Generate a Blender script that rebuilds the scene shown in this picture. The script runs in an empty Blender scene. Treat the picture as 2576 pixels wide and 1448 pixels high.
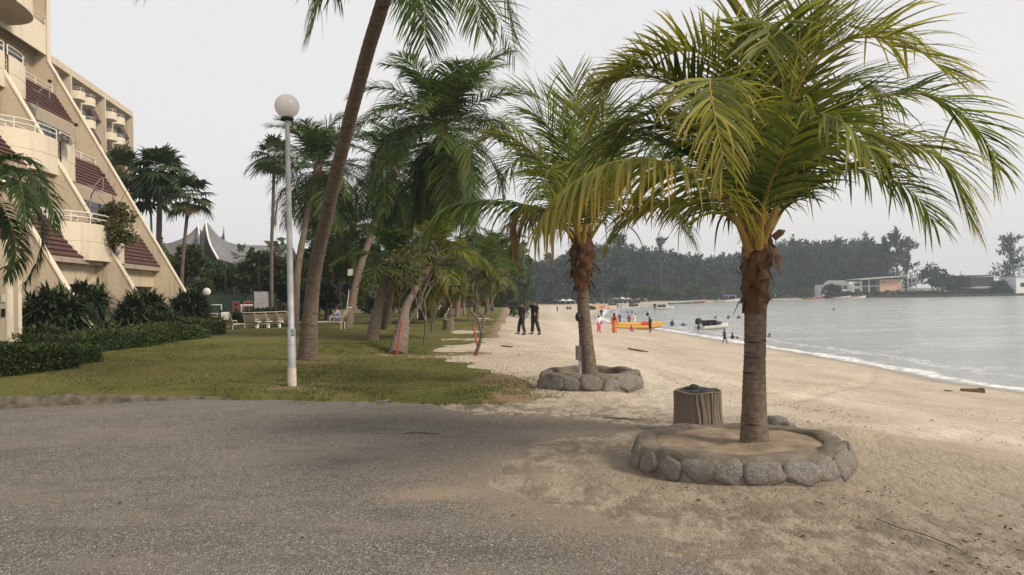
import bpy, math, random
import numpy as np
from mathutils import Matrix, Vector
rng = np.random.default_rng(7); random.seed(7)
SC = bpy.context.scene; COL = SC.collection
PI = math.pi
def V3(*a): return np.array(a, float)
def nrm(v):
    v = np.asarray(v, float); return v / (np.linalg.norm(v, axis=-1, keepdims=True) + 1e-9)
# ------------------------------------------------------------------ camera
FPX = 1930.; ROLL = .0183; PITCH = 18/1930.
CAMZ = 1.7; CAM = V3(0, 0, CAMZ)
fw = V3(0, math.cos(PITCH), math.sin(PITCH)); r0 = V3(1, 0, 0); u0 = np.cross(r0, fw)
RT = math.cos(ROLL)*r0 - math.sin(ROLL)*u0; UP = math.cos(ROLL)*u0 + math.sin(ROLL)*r0
cd = bpy.data.cameras.new('camera'); co = bpy.data.objects.new('camera', cd); COL.objects.link(co)
co.matrix_world = Matrix(((RT[0], UP[0], -fw[0], 0), (RT[1], UP[1], -fw[1], 0), (RT[2], UP[2], -fw[2], CAMZ), (0, 0, 0, 1)))
cd.sensor_width = 36; cd.lens = FPX/2576*36; cd.clip_start = .05; cd.clip_end = 8000
SC.camera = co
# survey helpers: where a sight line of the photograph meets a depth, a level or the terrain
def ray(x, y): return fw*FPX + RT*(x-1288) - UP*(y-724)
def at(x, y, Y):
    d = ray(x, y); return CAM + d*(Y/d[1])
def onz(x, y, z):
    d = ray(x, y); return CAM + d*((z-CAM[2])/d[2])
# ------------------------------------------------------------------ terrain
ZW = -2.1
shore = [onz(x, y, ZW) for x, y in ((2576, 985), (2400, 962), (2200, 920), (2000, 885), (1850, 862), (1700, 836), (1600, 822), (1530, 812), (1500, 800), (1520, 780), (1640, 769), (1800, 761), (1940, 756.5), (2090, 753))]
SH = np.array([(60, -60), (32, -20), (24.5, 5), (20.5, 17)] + [(p[0], p[1]) for p in shore] + [(260, 301)])
def sdist(X, Y):
    P = np.stack([np.asarray(X, float), np.asarray(Y, float)], -1); sh = P.shape[:-1]; P = P.reshape(-1, 2)
    best = np.full(len(P), 1e9); sg = np.ones(len(P))
    for a, b in zip(SH[:-1], SH[1:]):
        ab = b-a; t = np.clip(((P-a) @ ab)/(ab @ ab), 0, 1); q = a+t[:, None]*ab
        d = np.hypot(*(P-q).T); cr = ab[0]*(P[:, 1]-a[1]) - ab[1]*(P[:, 0]-a[0])
        m = d < best-1e-6; best = np.where(m, d, best); sg = np.where(m, np.where(cr > 0, 1., -1.), sg)
    return (best*sg).reshape(sh)
def smooth(x): x = np.clip(x, 0, 1); return x*x*(3-2*x)
def sand_z(X, Y):
    X = np.asarray(X, float); Y = np.asarray(Y, float); s = sdist(X, Y)
    W = 18 + np.clip(Y-80, 0, 200)*.3
    top = 2.1 - 1.72*smooth((Y-66)/90)
    return np.where(s > 0, ZW + top*np.clip(s/W, 0, 1)**1.45, ZW + np.maximum(s*.13, -1.6))
def poly_sd(X, Y, poly):
    P = np.stack([np.asarray(X, float), np.asarray(Y, float)], -1); sh = P.shape[:-1]; P = P.reshape(-1, 2)
    best = np.full(len(P), 1e9); ins = np.zeros(len(P), bool); n = len(poly)
    for i in range(n):
        a = np.array(poly[i]); b = np.array(poly[(i+1) % n]); ab = b-a
        t = np.clip(((P-a) @ ab)/(ab @ ab), 0, 1); q = a+t[:, None]*ab; best = np.minimum(best, np.hypot(*(P-q).T))
        c = ((a[1] > P[:, 1]) != (b[1] > P[:, 1])); xx = (b[0]-a[0])*(P[:, 1]-a[1])/((b[1]-a[1]) or 1e-9)+a[0]
        ins ^= c & (P[:, 0] < xx)
    return np.where(ins, best, -best).reshape(sh)
def g0(x, y): p = onz(x, y, 0); return (p[0], p[1])
EDGE = [g0(*p) for p in ((-60, 1035), (0, 1030), (200, 1020), (400, 1010), (500, 1006), (620, 1009), (760, 1010), (900, 1013), (1060, 1018), (1150, 1026), (1250, 1040))]
ASPH = [(-40, EDGE[0][1]+.3)] + [(a, b+.5) for a, b in EDGE[:-1]] + [EDGE[-1]] + [g0(*p) for p in ((1340, 1047), (1450, 1055), (1560, 1062), (1640, 1072), (1600, 1094), (1480, 1110), (1380, 1135), (1290, 1165), (1235, 1205), (1240, 1250), (1330, 1290), (1500, 1320), (1650, 1350), (1860, 1385), (2080, 1448))] + [(2.2, 3), (3.5, 0), (4, -8), (-40, -8)]
LAWN = [(-70, EDGE[0][1]-.2)] + EDGE[:-1] + [g0(*p) for p in ((1250, 1022), (1340, 1008), (1410, 985), (1390, 960), (1300, 937), (1200, 917), (1100, 893), (1085, 872), (1130, 852), (1120, 838), (1090, 822), (1150, 806), (1250, 791))] + [(-3, 110), (-8, 200), (-70, 200)]
def lawn_z(X, Y):
    X = np.asarray(X, float); Y = np.asarray(Y, float)
    k = .11*smooth((-X-2.2)/2.5)*np.ones_like(Y)
    return k + .2*smooth((-X-6)/8)*(1-smooth((Y-27)/10))
# asphalt sits at z = 0
def ground(X, Y):
    X = np.asarray(X, float); Y = np.asarray(Y, float)
    z = sand_z(X, Y); l = lawn_z(X, Y)
    return np.where(poly_sd(X, Y, LAWN) > 0, np.maximum(l, z), z)
def gp(x, y):
    z = 0.
    for _ in range(30):
        p = onz(x, y, z); z = .5*z+.5*float(ground(p[0], p[1]))
    return V3(p[0], p[1], float(ground(p[0], p[1])))
def sp(x, y):   # on the water
    return onz(x, y, ZW)
# ------------------------------------------------------------------ mesh builder
class MB:
    def __init__(s): s.v = []; s.f = []; s.m = []; s.a = []; s.n = 0; s.sm = []
    def add(s, v, f, m=0, a=0., smooth=False):
        v = np.asarray(v, float).reshape(-1, 3); f = np.asarray(f, int)
        s.v.append(v); s.f.append(f+s.n); s.m.append(np.full(len(f), m)); s.sm.append(np.full(len(f), smooth))
        s.a.append(np.broadcast_to(np.asarray(a, float), (len(v),)).copy()); s.n += len(v); return s
    def quads(s, q, m=0, a=0.):     # (n,4,3)
        q = np.asarray(q); n = len(q); return s.add(q.reshape(-1, 3), np.arange(4*n).reshape(n, 4), m, np.repeat(a, 4) if np.ndim(a) else a)
    def grid(s, P, m=0, a=0., closed=False, smooth=True):   # (r,c,3)
        r, c = P.shape[:2]; i = np.arange(r*c).reshape(r, c)
        j = np.roll(i, -1, 1) if closed else i[:, 1:]; i2 = i if closed else i[:, :-1]
        f = np.stack([i2[:-1], j[:-1], j[1:], i2[1:]], -1).reshape(-1, 4)
        return s.add(P.reshape(-1, 3), f, m, np.asarray(a).reshape(-1) if np.ndim(a) else a, smooth)
    def box(s, lo, hi, m=0, M=None):
        lo = np.array(lo, float); hi = np.array(hi, float)
        v = np.array([[(lo, hi)[i][0], (lo, hi)[j][1], (lo, hi)[k][2]] for i in (0, 1) for j in (0, 1) for k in (0, 1)])
        if M is not None: v = M(v)
        return s.add(v, [(0, 1, 3, 2), (4, 6, 7, 5), (0, 4, 5, 1), (2, 3, 7, 6), (0, 2, 6, 4), (1, 5, 7, 3)], m)
    def tube(s, path, rad, n=10, m=0, a=0., cap=True, M=None):
        path = np.asarray(path, float); k = len(path); rad = np.broadcast_to(rad, (k,)) if np.ndim(rad) < 2 else rad
        t = nrm(np.gradient(path, axis=0)); ref = V3(0, 0, 1) if abs(t[0][2]) < .9 else V3(1, 0, 0)
        x = nrm(np.cross(ref, t[0])); th = np.arange(n)/n*2*PI; R = []
        for i in range(k):
            x = nrm(x - t[i]*(x @ t[i])); y = np.cross(t[i], x)
            R.append(path[i] + rad[i]*(np.cos(th)[:, None]*x + np.sin(th)[:, None]*y) if np.ndim(rad[i]) == 0 else path[i]+rad[i][:, None]*(np.cos(th)[:, None]*x+np.sin(th)[:, None]*y))
        P = np.array(R)
        if M is not None: P = M(P.reshape(-1, 3)).reshape(P.shape)
        s.grid(P, m, a, True)
        if cap:
            for e in (0, k-1):
                v = np.vstack([P[e], P[e].mean(0)]); idx = np.arange(n)
                f = np.stack([np.roll(idx, -1), idx, np.full(n, n)], -1) if e == 0 else np.stack([idx, np.roll(idx, -1), np.full(n, n)], -1)
                s.add(v, np.hstack([f, f[:, 2:]])[:, :3], m, float(np.mean(a)))
        return s
    def lathe(s, prof, c=(0, 0, 0), n=24, m=0, sx=1, sy=1, smooth=True):
        th = np.arange(n)/n*2*PI
        P = np.array([[(c[0]+r*sx*math.cos(t), c[1]+r*sy*math.sin(t), c[2]+z) for t in th] for r, z in prof])
        return s.grid(P, m, 0., True, smooth)
    def prism(s, poly, fn, t0, t1, m=0):   # polygon (a,b) extruded along t with fn(a,b,t)->xyz
        n = len(poly); v = [fn(a, b, t0) for a, b in poly] + [fn(a, b, t1) for a, b in poly]
        s.ngon(v[:n], m); s.ngon(v[n:][::-1], m)
        s.add(v, [(i, (i+1) % n, n+(i+1) % n, n+i) for i in range(n)], m); return s
    def ngon(s, v, m=0):
        v = np.asarray(v, float); s.v.append(v); s.f.append([tuple(range(s.n, s.n+len(v)))]); s.m.append(np.full(1, m)); s.sm.append(np.full(1, False)); s.a.append(np.zeros(len(v))); s.n += len(v); return s
    def ball(s, c, r, n=10, m=0, a=0., M=None):
        r = np.broadcast_to(r, (3,)); ph = np.linspace(-PI/2, PI/2, n); th = np.arange(2*n)/(2*n)*2*PI
        P = np.array([[(c[0]+r[0]*math.cos(p)*math.cos(t), c[1]+r[1]*math.cos(p)*math.sin(t), c[2]+r[2]*math.sin(p)) for t in th] for p in ph])
        if M is not None: P = M(P.reshape(-1, 3)).reshape(P.shape)
        return s.grid(P, m, a, True)
    def mesh(s, name, mats):
        V = np.vstack(s.v); me = bpy.data.meshes.new(name)
        ls = []; st = []; tot = []; k = 0
        for f in s.f:
            for_ = f if isinstance(f, list) else None
            if for_:
                for q in for_: ls.append(np.array(q)); st.append(np.array([k])); tot.append(np.array([len(q)])); k += len(q)
            else:
                n, w = f.shape; ls.append(f.reshape(-1)); st.append(k+w*np.arange(n)); tot.append(np.full(n, w)); k += n*w
        L = np.concatenate(ls); S = np.concatenate(st); T = np.concatenate(tot)
        me.vertices.add(len(V)); me.vertices.foreach_set('co', V.reshape(-1).astype(np.float32))
        me.loops.add(len(L)); me.loops.foreach_set('vertex_index', L.astype(np.int32))
        me.polygons.add(len(S)); me.polygons.foreach_set('loop_start', S.astype(np.int32)); me.polygons.foreach_set('loop_total', T.astype(np.int32))
        me.polygons.foreach_set('material_index', np.concatenate(s.m).astype(np.int32))
        me.polygons.foreach_set('use_smooth', np.concatenate(s.sm).astype(bool))
        at_ = me.attributes.new('tint', 'FLOAT', 'POINT'); at_.data.foreach_set('value', np.concatenate(s.a).astype(np.float32))
        for m in (mats if isinstance(mats, (list, tuple)) else [mats]): me.materials.append(m)
        me.update(calc_edges=True); me.validate(); return me
    def build(s, name, mats, parent=None):
        o = bpy.data.objects.new(name, s.mesh(name, mats)); COL.objects.link(o)
        if parent is not None:
            o.parent = parent; o.matrix_parent_inverse = parent.matrix_basis.inverted()
        return o
def tag(o, label, cat, group=None, kind=None):
    o['label'] = label; o['category'] = cat
    if group: o['group'] = group
    if kind: o['kind'] = kind
    return o
def struct(o): o['kind'] = 'structure'; return o
def thing(name, loc, label, cat, group=None):
    o = bpy.data.objects.new(name, None); COL.objects.link(o); o.location = tuple(loc); o.empty_display_size = .2
    o.matrix_basis = Matrix.Translation(tuple(map(float, loc)))
    return tag(o, label, cat, group)
def copy_tree(o, parent=None):
    c = o.copy(); COL.objects.link(c)
    if parent is not None: c.parent = parent
    for ch in list(o.children): copy_tree(ch, c)
    return c
# ------------------------------------------------------------------ materials
def newmat(name):
    m = bpy.data.materials.new(name); m.use_nodes = True; nt = m.node_tree; b = nt.nodes['Principled BSDF']; return m, nt, b
def nd(nt, t, **k):
    n = nt.nodes.new('ShaderNode'+t)
    for a, v in k.items():
        if a.startswith('i_'):
            key = a[2:]; key = int(key) if key.isdigit() else key.replace('_', ' '); n.inputs[key].default_value = v
        else: setattr(n, a, v)
    return n
def lk(nt, a, b): nt.links.new(a, b)
def rampn(nt, fac, stops):
    r = nd(nt, 'ValToRGB'); e = r.color_ramp.elements
    while len(e) < len(stops): e.new(.5)
    for q, (p, c) in zip(e, stops): q.position = p; q.color = (*c, 1) if len(c) == 3 else c
    lk(nt, fac, r.inputs[0]); return r.outputs[0]
def mixc(nt, f, a, b, mode='MIX'):
    n = nd(nt, 'Mix', data_type='RGBA', blend_type=mode)
    for s, v in ((n.inputs[0], f), (n.inputs[6], a), (n.inputs[7], b)):
        if isinstance(v, (float, int)): s.default_value = v
        elif isinstance(v, tuple): s.default_value = (*v, 1) if len(v) == 3 else v
        else: lk(nt, v, s)
    return n.outputs[2]
def mth(nt, op, a, b=0., c=0.):
    n = nd(nt, 'Math', operation=op)
    for i, v in enumerate((a, b, c)):
        if isinstance(v, (float, int)): n.inputs[i].default_value = v
        else: lk(nt, v, n.inputs[i])
    return n.outputs[0]
def mrange(nt, v, a, b, c=0., d=1.):
    n = nd(nt, 'MapRange'); n.interpolation_type = 'SMOOTHSTEP'; lk(nt, v, n.inputs[0])
    for i, x in zip((1, 2, 3, 4), (a, b, c, d)): n.inputs[i].default_value = x
    return n.outputs[0]
def noise(nt, scale, detail=4, rough=.55, vec=None, dist=0.):
    n = nd(nt, 'TexNoise', i_Scale=scale, i_Detail=detail, i_Roughness=rough, i_Distortion=dist)
    if vec is None:
        vec = coord(nt)
    lk(nt, vec, n.inputs['Vector']); return n.outputs[0]
def coord(nt, scale=None, kind='Object'):
    t = nt.nodes.get('TC_') or nd(nt, 'TexCoord'); t.name = 'TC_'; o = t.outputs[kind]
    if scale is None: return o
    m = nd(nt, 'Mapping'); m.inputs['Scale'].default_value = scale; lk(nt, o, m.inputs[0]); return m.outputs[0]
def bump(nt, b, h, strength=.3, dist=.02):
    n = nd(nt, 'Bump', i_Strength=strength, i_Distance=dist); lk(nt, h, n.inputs['Height'])
    prev = b.inputs['Normal'].links
    if prev: lk(nt, prev[0].from_socket, n.inputs['Normal'])
    lk(nt, n.outputs[0], b.inputs['Normal'])
def attr(nt, name='tint'): return nd(nt, 'Attribute', attribute_name=name).outputs['Fac']
def island(nt): return nd(nt, 'NewGeometry').outputs['Random Per Island']
def pm(name, c1, c2, scale=6, rough=.7, bmp=.2, bscale=None, bdist=.01, detail=5, metal=0., vs=None, lo=.3, hi=.7, spec=.3):
    m, nt, b = newmat(name); v = coord(nt, vs)
    n = noise(nt, scale, detail, vec=v); lk(nt, rampn(nt, n, [(lo, c1), (hi, c2)]), b.inputs['Base Color'])
    b.inputs['Roughness'].default_value = rough; b.inputs['Metallic'].default_value = metal; b.inputs['Specular IOR Level'].default_value = spec
    if bmp: bump(nt, b, noise(nt, bscale or scale*4, 4, vec=v), bmp, bdist)
    return m
def leafmat(name, stops, rough=.45, trans=.25, var=.35, tcol=None, nz=0.):
    m, nt, b = newmat(name); a = attr(nt); r = island(nt)
    f = mth(nt, 'ADD', a, mth(nt, 'MULTIPLY', mth(nt, 'SUBTRACT', r, .5), .22))
    if nz: f = mth(nt, 'ADD', f, mth(nt, 'MULTIPLY', mth(nt, 'SUBTRACT', noise(nt, nz, 3), .5), .9))
    c = rampn(nt, f, stops)
    k = mth(nt, 'ADD', mth(nt, 'MULTIPLY', r, var*2), 1-var)
    hs = nd(nt, 'HueSaturation'); lk(nt, k, hs.inputs['Value']); lk(nt, c, hs.inputs['Color']); c = hs.outputs[0]
    lk(nt, c, b.inputs['Base Color']); b.inputs['Roughness'].default_value = rough; b.inputs['Specular IOR Level'].default_value = .22
    if trans:
        t = nd(nt, 'BsdfTranslucent'); lk(nt, mixc(nt, 1., c, (1.5, 1.6, .9), 'MULTIPLY'), t.inputs[0])
        mx = nd(nt, 'MixShader', i_0=trans); lk(nt, b.outputs[0], mx.inputs[1]); lk(nt, t.outputs[0], mx.inputs[2])
        lk(nt, mx.outputs[0], nt.nodes['Material Output'].inputs['Surface'])
    return m
M = {}
GREENS = [(0., (.018, .036, .010)), (.35, (.060, .100, .018)), (.6, (.185, .195, .036)), (.82, (.30, .22, .05)), (1., (.16, .095, .045))]
M['frond'] = leafmat('palm_leaf', GREENS, .5, .38)
M['rachis'] = pm('palm_rachis', (.34, .19, .045), (.26, .21, .05), 5, .5, .1)
M['rachis_g'] = pm('palm_rachis_green', (.13, .13, .03), (.2, .15, .04), 5, .5, .1)
M['fan'] = leafmat('fan_leaf', [(0, (.016, .032, .012)), (.5, (.038, .065, .02)), (1, (.11, .085, .04))], .4, .12)
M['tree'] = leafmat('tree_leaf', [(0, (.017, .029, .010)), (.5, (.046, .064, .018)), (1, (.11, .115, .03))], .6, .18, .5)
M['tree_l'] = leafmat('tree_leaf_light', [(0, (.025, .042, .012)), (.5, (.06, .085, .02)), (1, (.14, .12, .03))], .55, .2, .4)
M['casu'] = leafmat('casuarina', [(0, (.012, .025, .016)), (.5, (.026, .046, .026)), (1, (.065, .085, .036))], .8, .1, .45)
M['hedge'] = leafmat('hedge_leaf', [(0, (.016, .03, .009)), (.5, (.045, .07, .018)), (1, (.10, .125, .032))], .55, .15, .55)
M['hedge_b'] = leafmat('hedge_leaf_bright', [(0, (.02, .045, .01)), (.5, (.05, .09, .02)), (1, (.08, .13, .03))], .5, .15, .4)
M['shrub'] = leafmat('shrub_leaf', [(0, (.014, .027, .012)), (.5, (.036, .056, .022)), (1, (.085, .105, .04))], .45, .1, .5)
def trunkmat():
    m, nt, b = newmat('palm_trunk'); v = coord(nt); s = nd(nt, 'SeparateXYZ'); lk(nt, v, s.inputs[0])
    n1 = noise(nt, 3, 5); n2 = noise(nt, 18, 6, .65); v2 = coord(nt, (2.5, 2.5, 26)); n3 = noise(nt, 1.2, 4, .6, v2)
    c = rampn(nt, n2, [(.25, (.085, .062, .046)), (.55, (.16, .122, .092)), (.8, (.26, .215, .17))])
    c = mixc(nt, mrange(nt, n3, .55, .7), c, (.05, .037, .028)); c = mixc(nt, mrange(nt, n1, .55, .75, 0, .5), c, (.2, .175, .15))
    lk(nt, c, b.inputs['Base Color']); b.inputs['Roughness'].default_value = .9; b.inputs['Specular IOR Level'].default_value = .15
    bump(nt, b, n3, .55, .02); bump(nt, b, n2, .4, .01); return m
M['trunk'] = trunkmat()
M['fibre'] = pm('palm_fibre', (.055, .03, .018), (.19, .1, .055), 9, .95, .8, 40, .03, vs=(1, 1, .4))
M['bark'] = pm('bark', (.05, .042, .034), (.13, .11, .09), 8, .9, .5, 30, .02)
M['bark_pale'] = pm('bark_pale', (.075, .06, .046), (.17, .135, .105), 8, .9, .4, 30, .02)
def wallmat(name, c1, c2, stain, amt=.55):
    m, nt, b = newmat(name); n = noise(nt, .7, 5); n2 = noise(nt, 5, 6, .65); v = coord(nt, (1.6, 1.6, .22)); n3 = noise(nt, 1.1, 6, .7, v)
    c = mixc(nt, n, c1, c2); c = mixc(nt, mrange(nt, n3, .5, .7, 0, amt), c, stain); c = mixc(nt, mrange(nt, n2, .56, .75, 0, amt*.8), c, stain)
    lk(nt, c, b.inputs['Base Color']); b.inputs['Roughness'].default_value = .85; b.inputs['Specular IOR Level'].default_value = .2
    bump(nt, b, noise(nt, 30, 4), .15, .01); return m
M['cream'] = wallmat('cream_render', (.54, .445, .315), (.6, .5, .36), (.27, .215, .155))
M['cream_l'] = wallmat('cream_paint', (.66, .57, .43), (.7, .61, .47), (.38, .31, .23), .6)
M['cream_d'] = wallmat('cream_dark', (.36, .3, .22), (.42, .34, .25), (.2, .165, .12))  # darker cream for the recessed walls and floor slabs
def tilemat():
    m, nt, b = newmat('roof_tile'); n2 = noise(nt, 4, 6, .7); n3 = noise(nt, .9, 3); s = nd(nt, 'SeparateXYZ'); lk(nt, coord(nt), s.inputs[0])
    fr = mth(nt, 'FRACT', mth(nt, 'MULTIPLY', s.outputs[2], 3.2))
    c = rampn(nt, n2, [(.3, (.045, .02, .015)), (.6, (.105, .04, .027)), (.8, (.14, .07, .05))])
    c = mixc(nt, mrange(nt, n3, .5, .75, 0, .7), c, (.05, .035, .028)); c = mixc(nt, mrange(nt, fr, .0, .12, .7, 0), c, (.03, .016, .013))
    lk(nt, c, b.inputs['Base Color']); b.inputs['Roughness'].default_value = .8; bump(nt, b, fr, .5, .03); return m
M['tile'] = tilemat()
M['white'] = pm('white_paint', (.68, .65, .58), (.78, .75, .69), 3, .5, .05)
M['white_old'] = pm('white_plastic', (.55, .51, .43), (.7, .66, .58), 5, .45, .05)
M['dark'] = pm('dark_opening', (.008, .008, .009), (.02, .019, .018), 2, .6, 0)
M['brown'] = pm('brown_wood', (.05, .025, .015), (.09, .045, .026), 8, .6, .1)
def glassmat():
    m, nt, b = newmat('window_glass'); b.inputs['Base Color'].default_value = (.012, .014, .016, 1); b.inputs['Roughness'].default_value = .08
    lk(nt, rampn(nt, noise(nt, 1.5, 3), [(.3, (.008, .009, .01)), (.7, (.03, .032, .034))]), b.inputs['Base Color']); return m
M['glass'] = glassmat()
M['galv'] = pm('galvanised', (.27, .275, .28), (.42, .425, .43), 4, .5, .05, metal=.3)
M['black'] = pm('black_plastic', (.012, .011, .01), (.03, .027, .025), 10, .5, .3, 14, .03)
M['concrete'] = pm('concrete', (.2, .165, .125), (.34, .29, .23), 5, .9, .5, 30, .01)
M['mortar'] = pm('mortar', (.10, .082, .064), (.22, .185, .145), 6, .95, .6, 25, .015)
M['soil'] = pm('sandy_soil', (.16, .12, .08), (.34, .265, .185), 5, .95, .5, 20, .02)
def stonemat(name='granite', k=.8):
    m, nt, b = newmat(name); n = noise(nt, 5, 4); n2 = noise(nt, 70, 5, .7); r = nd(nt, 'ObjectInfo').outputs['Random']
    c = rampn(nt, n2, [(.32, (.06*k, .055*k, .05*k)), (.5, (.22*k, .205*k, .185*k)), (.68, (.42*k, .40*k, .37*k))])
    c = mixc(nt, mrange(nt, n, .5, .72, 0, .7), c, (.2*k, .15*k, .095*k)); c = mixc(nt, mth(nt, 'MULTIPLY', r, .35), c, (.19*k, .14*k, .09*k))
    lk(nt, c, b.inputs['Base Color']); b.inputs['Roughness'].default_value = .9; bump(nt, b, n2, .6, .01); bump(nt, b, noise(nt, 14, 5), .7, .03); return m
M['stone'] = stonemat()
def barkbin():
    m, nt, b = newmat('cement_bark'); a = attr(nt); n = noise(nt, 6, 5)
    c = mixc(nt, a, (.06, .045, .033), (.30, .245, .18)); c = mixc(nt, mrange(nt, n, .35, .7, .0, .5), c, (.17, .13, .095))
    lk(nt, c, b.inputs['Base Color']); b.inputs['Roughness'].default_value = .9; bump(nt, b, noise(nt, 40, 5), .5, .01); return m
M['barkbin'] = barkbin()
def plain(name, c, rough=.6, k=.15):
    if name not in M: M[name] = pm(name, tuple(x*(1-k) for x in c), tuple(x*(1+k) for x in c), 7, rough, .05)
    return M[name]
# ------------------------------------------------------------------ ground sheets
def polar(rings, angs): return np.outer(rings, np.sin(angs)), np.outer(rings, np.cos(angs))
ANG = np.radians(np.concatenate([np.arange(-180, -52, 8), np.arange(-52, 52, .38), np.arange(52, 181, 8)]))
RIN = .9*1.0205**np.arange(0, 295)
def vnoise(X, Y, sc, seed=0):
    r = np.random.default_rng(seed); T = r.random((256, 256)); x = X*sc; y = Y*sc
    xi = np.floor(x).astype(int); yi = np.floor(y).astype(int); fx = smooth(x-xi); fy = smooth(y-yi)
    g = lambda a, b: T[a % 256, b % 256]
    return (g(xi, yi)*(1-fx)+g(xi+1, yi)*fx)*(1-fy)+(g(xi, yi+1)*(1-fx)+g(xi+1, yi+1)*fx)*fy-.5
def fnoise(X, Y, sc, oc=4, seed=0): return sum(vnoise(X, Y, sc*2**i, seed+i)*.55**i for i in range(oc))
def sheet(name, X, Y, Z, mat, keep=None, attrs=()):
    r, c = X.shape; i = np.arange(r*c).reshape(r, c)
    f = np.stack([i[:-1, :-1], i[1:, :-1], i[1:, 1:], i[:-1, 1:]], -1).reshape(-1, 4)
    if keep is not None: k = keep.reshape(-1); f = f[k[f].any(1)]
    b = MB(); P = np.stack([X, Y, Z], -1).reshape(-1, 3)
    used = np.unique(f); mp = np.full(len(P), -1); mp[used] = np.arange(len(used))
    b.add(P[used], mp[f], 0, 0., True); o = b.build(name, mat); struct(o)
    for nm, val in attrs:
        a = o.data.attributes.new(nm, 'FLOAT', 'POINT'); a.data.foreach_set('value', np.asarray(val).reshape(-1)[used].astype(np.float32))
    return o
def sandmat():
    m, nt, b = newmat('beach_sand'); wet = attr(nt, 'wet'); dirt = attr(nt, 'dirt')
    v = coord(nt, (1, .6, 1)); n1 = noise(nt, .45, 5, .6, v); n2 = noise(nt, 3.5, 6, .65, v); n3 = noise(nt, 60, 4, .7); n4 = noise(nt, 13, 5, .7, coord(nt, (1, .55, 1)))
    c = rampn(nt, n1, [(.3, (.50, .405, .30)), (.5, (.60, .505, .385)), (.72, (.70, .605, .48))])
    c = mixc(nt, mrange(nt, n2, .5, .72, 0, .5), c, (.36, .275, .195)); c = mixc(nt, mth(nt, 'MULTIPLY', attr(nt, 'track'), mrange(nt, n2, .62, .4, .35, .95)), c, (.74, .65, .52))
    c = mixc(nt, mrange(nt, n4, .6, .72, 0, .75), c, (.2, .155, .11))
    c = mixc(nt, mth(nt, 'MULTIPLY', mth(nt, 'MINIMUM', dirt, 1.), mrange(nt, mth(nt, 'ADD', n2, mth(nt, 'MULTIPLY', n4, .5)), .62, .86)), c, (.09, .076, .062))
    c = mixc(nt, mth(nt, 'MULTIPLY', attr(nt, 'near'), .62), c, mixc(nt, n1, (.25, .2, .145), (.37, .3, .22))); c = mixc(nt, mrange(nt, n3, .35, .65, .5, 0.), c, (.1, .082, .062)); c = mixc(nt, mrange(nt, n3, .66, .76, 0., .25), c, (.75, .7, .6))
    c = mixc(nt, mth(nt, 'MULTIPLY', wet, .75), c, (.2, .165, .125))
    lk(nt, c, b.inputs['Base Color']); lk(nt, mrange(nt, wet, .4, 1., .95, .35), b.inputs['Roughness']); b.inputs['Specular IOR Level'].default_value = .2
    bump(nt, b, n2, .8, .09); bump(nt, b, n4, .8, .05); bump(nt, b, n3, .4, .008); return m
def asphmat():
    m, nt, b = newmat('old_asphalt'); sd = attr(nt, 'sandy')
    n1 = noise(nt, .55, 6, .65, coord(nt, (.5, 1.5, 1))); n2 = noise(nt, 2.2, 6, .7, coord(nt, (.6, 1.4, 1))); n3 = noise(nt, 75, 3, .8); vo = nd(nt, 'TexVoronoi', i_Scale=105., feature='F1'); lk(nt, coord(nt), vo.inputs['Vector'])
    sepc = nd(nt, 'SeparateColor'); lk(nt, vo.outputs['Color'], sepc.inputs[0])
    c = rampn(nt, sepc.outputs[0], [(0, (.07, .064, .058)), (.35, (.15, .137, .124)), (.75, (.25, .23, .207)), (1, (.50, .47, .43))])
    c = mixc(nt, mrange(nt, n3, .38, .62, .75, 0), c, (.045, .04, .037))
    c = mixc(nt, mrange(nt, n1, .4, .62, .0, .4), c, (.215, .188, .158)); c = mixc(nt, mrange(nt, n2, .48, .7, 0, .6), c, (.075, .068, .062))
    f = mth(nt, 'ADD', sd, mth(nt, 'ADD', mth(nt, 'MULTIPLY', mth(nt, 'SUBTRACT', n2, .5), 1.3), mth(nt, 'MULTIPLY', mth(nt, 'SUBTRACT', sepc.outputs[1], .5), .9)))
    c = mixc(nt, mrange(nt, f, .25, .95, 0, .9), c, mixc(nt, n3, (.16, .128, .095), (.38, .31, .235)))
    wh = mrange(nt, sepc.outputs[2],   .993, .996); c = mixc(nt, wh, c, (.5, .48, .45))
    c = mixc(nt, 1., c, (.99, .965, .925), 'MULTIPLY')
    lk(nt, c, b.inputs['Base Color']); b.inputs['Roughness'].default_value = .9; b.inputs['Specular IOR Level'].default_value = .2
    bump(nt, b, vo.outputs['Distance'], .6, .006); bump(nt, b, n3, .5, .008); bump(nt, b, n2, .3, .03); return m
def grassmat():
    m, nt, b = newmat('lawn_grass'); br = attr(nt, 'bare'); v = coord(nt, (1, .5, 1))
    n1 = noise(nt, .35, 5, .6, v); n2 = noise(nt, 2.5, 6, .7, v); n3 = noise(nt, 38, 4, .75)
    c = rampn(nt, n1, [(.3, (.08, .094, .024)), (.5, (.148, .138, .042)), (.68, (.215, .175, .068))])
    c = mixc(nt, mrange(nt, n3, .35, .7, .45, 0.), c, (.045, .056, .014)); c = mixc(nt, mrange(nt, n2, .55, .75, 0, .6), c, (.165, .14, .05))
    f = mth(nt, 'ADD', br, mth(nt, 'MULTIPLY', mth(nt, 'SUBTRACT', n2, .5), 1.4))
    c = mixc(nt, mrange(nt, f, .4, .75, 0, .9), c, mixc(nt, n3, (.2, .125, .075), (.38, .28, .185)))
    lk(nt, c, b.inputs['Base Color']); b.inputs['Roughness'].default_value = .95; b.inputs['Specular IOR Level'].default_value = .1
    bump(nt, b, n3, .8, .03); bump(nt, b, n2, .4, .05); return m
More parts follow.
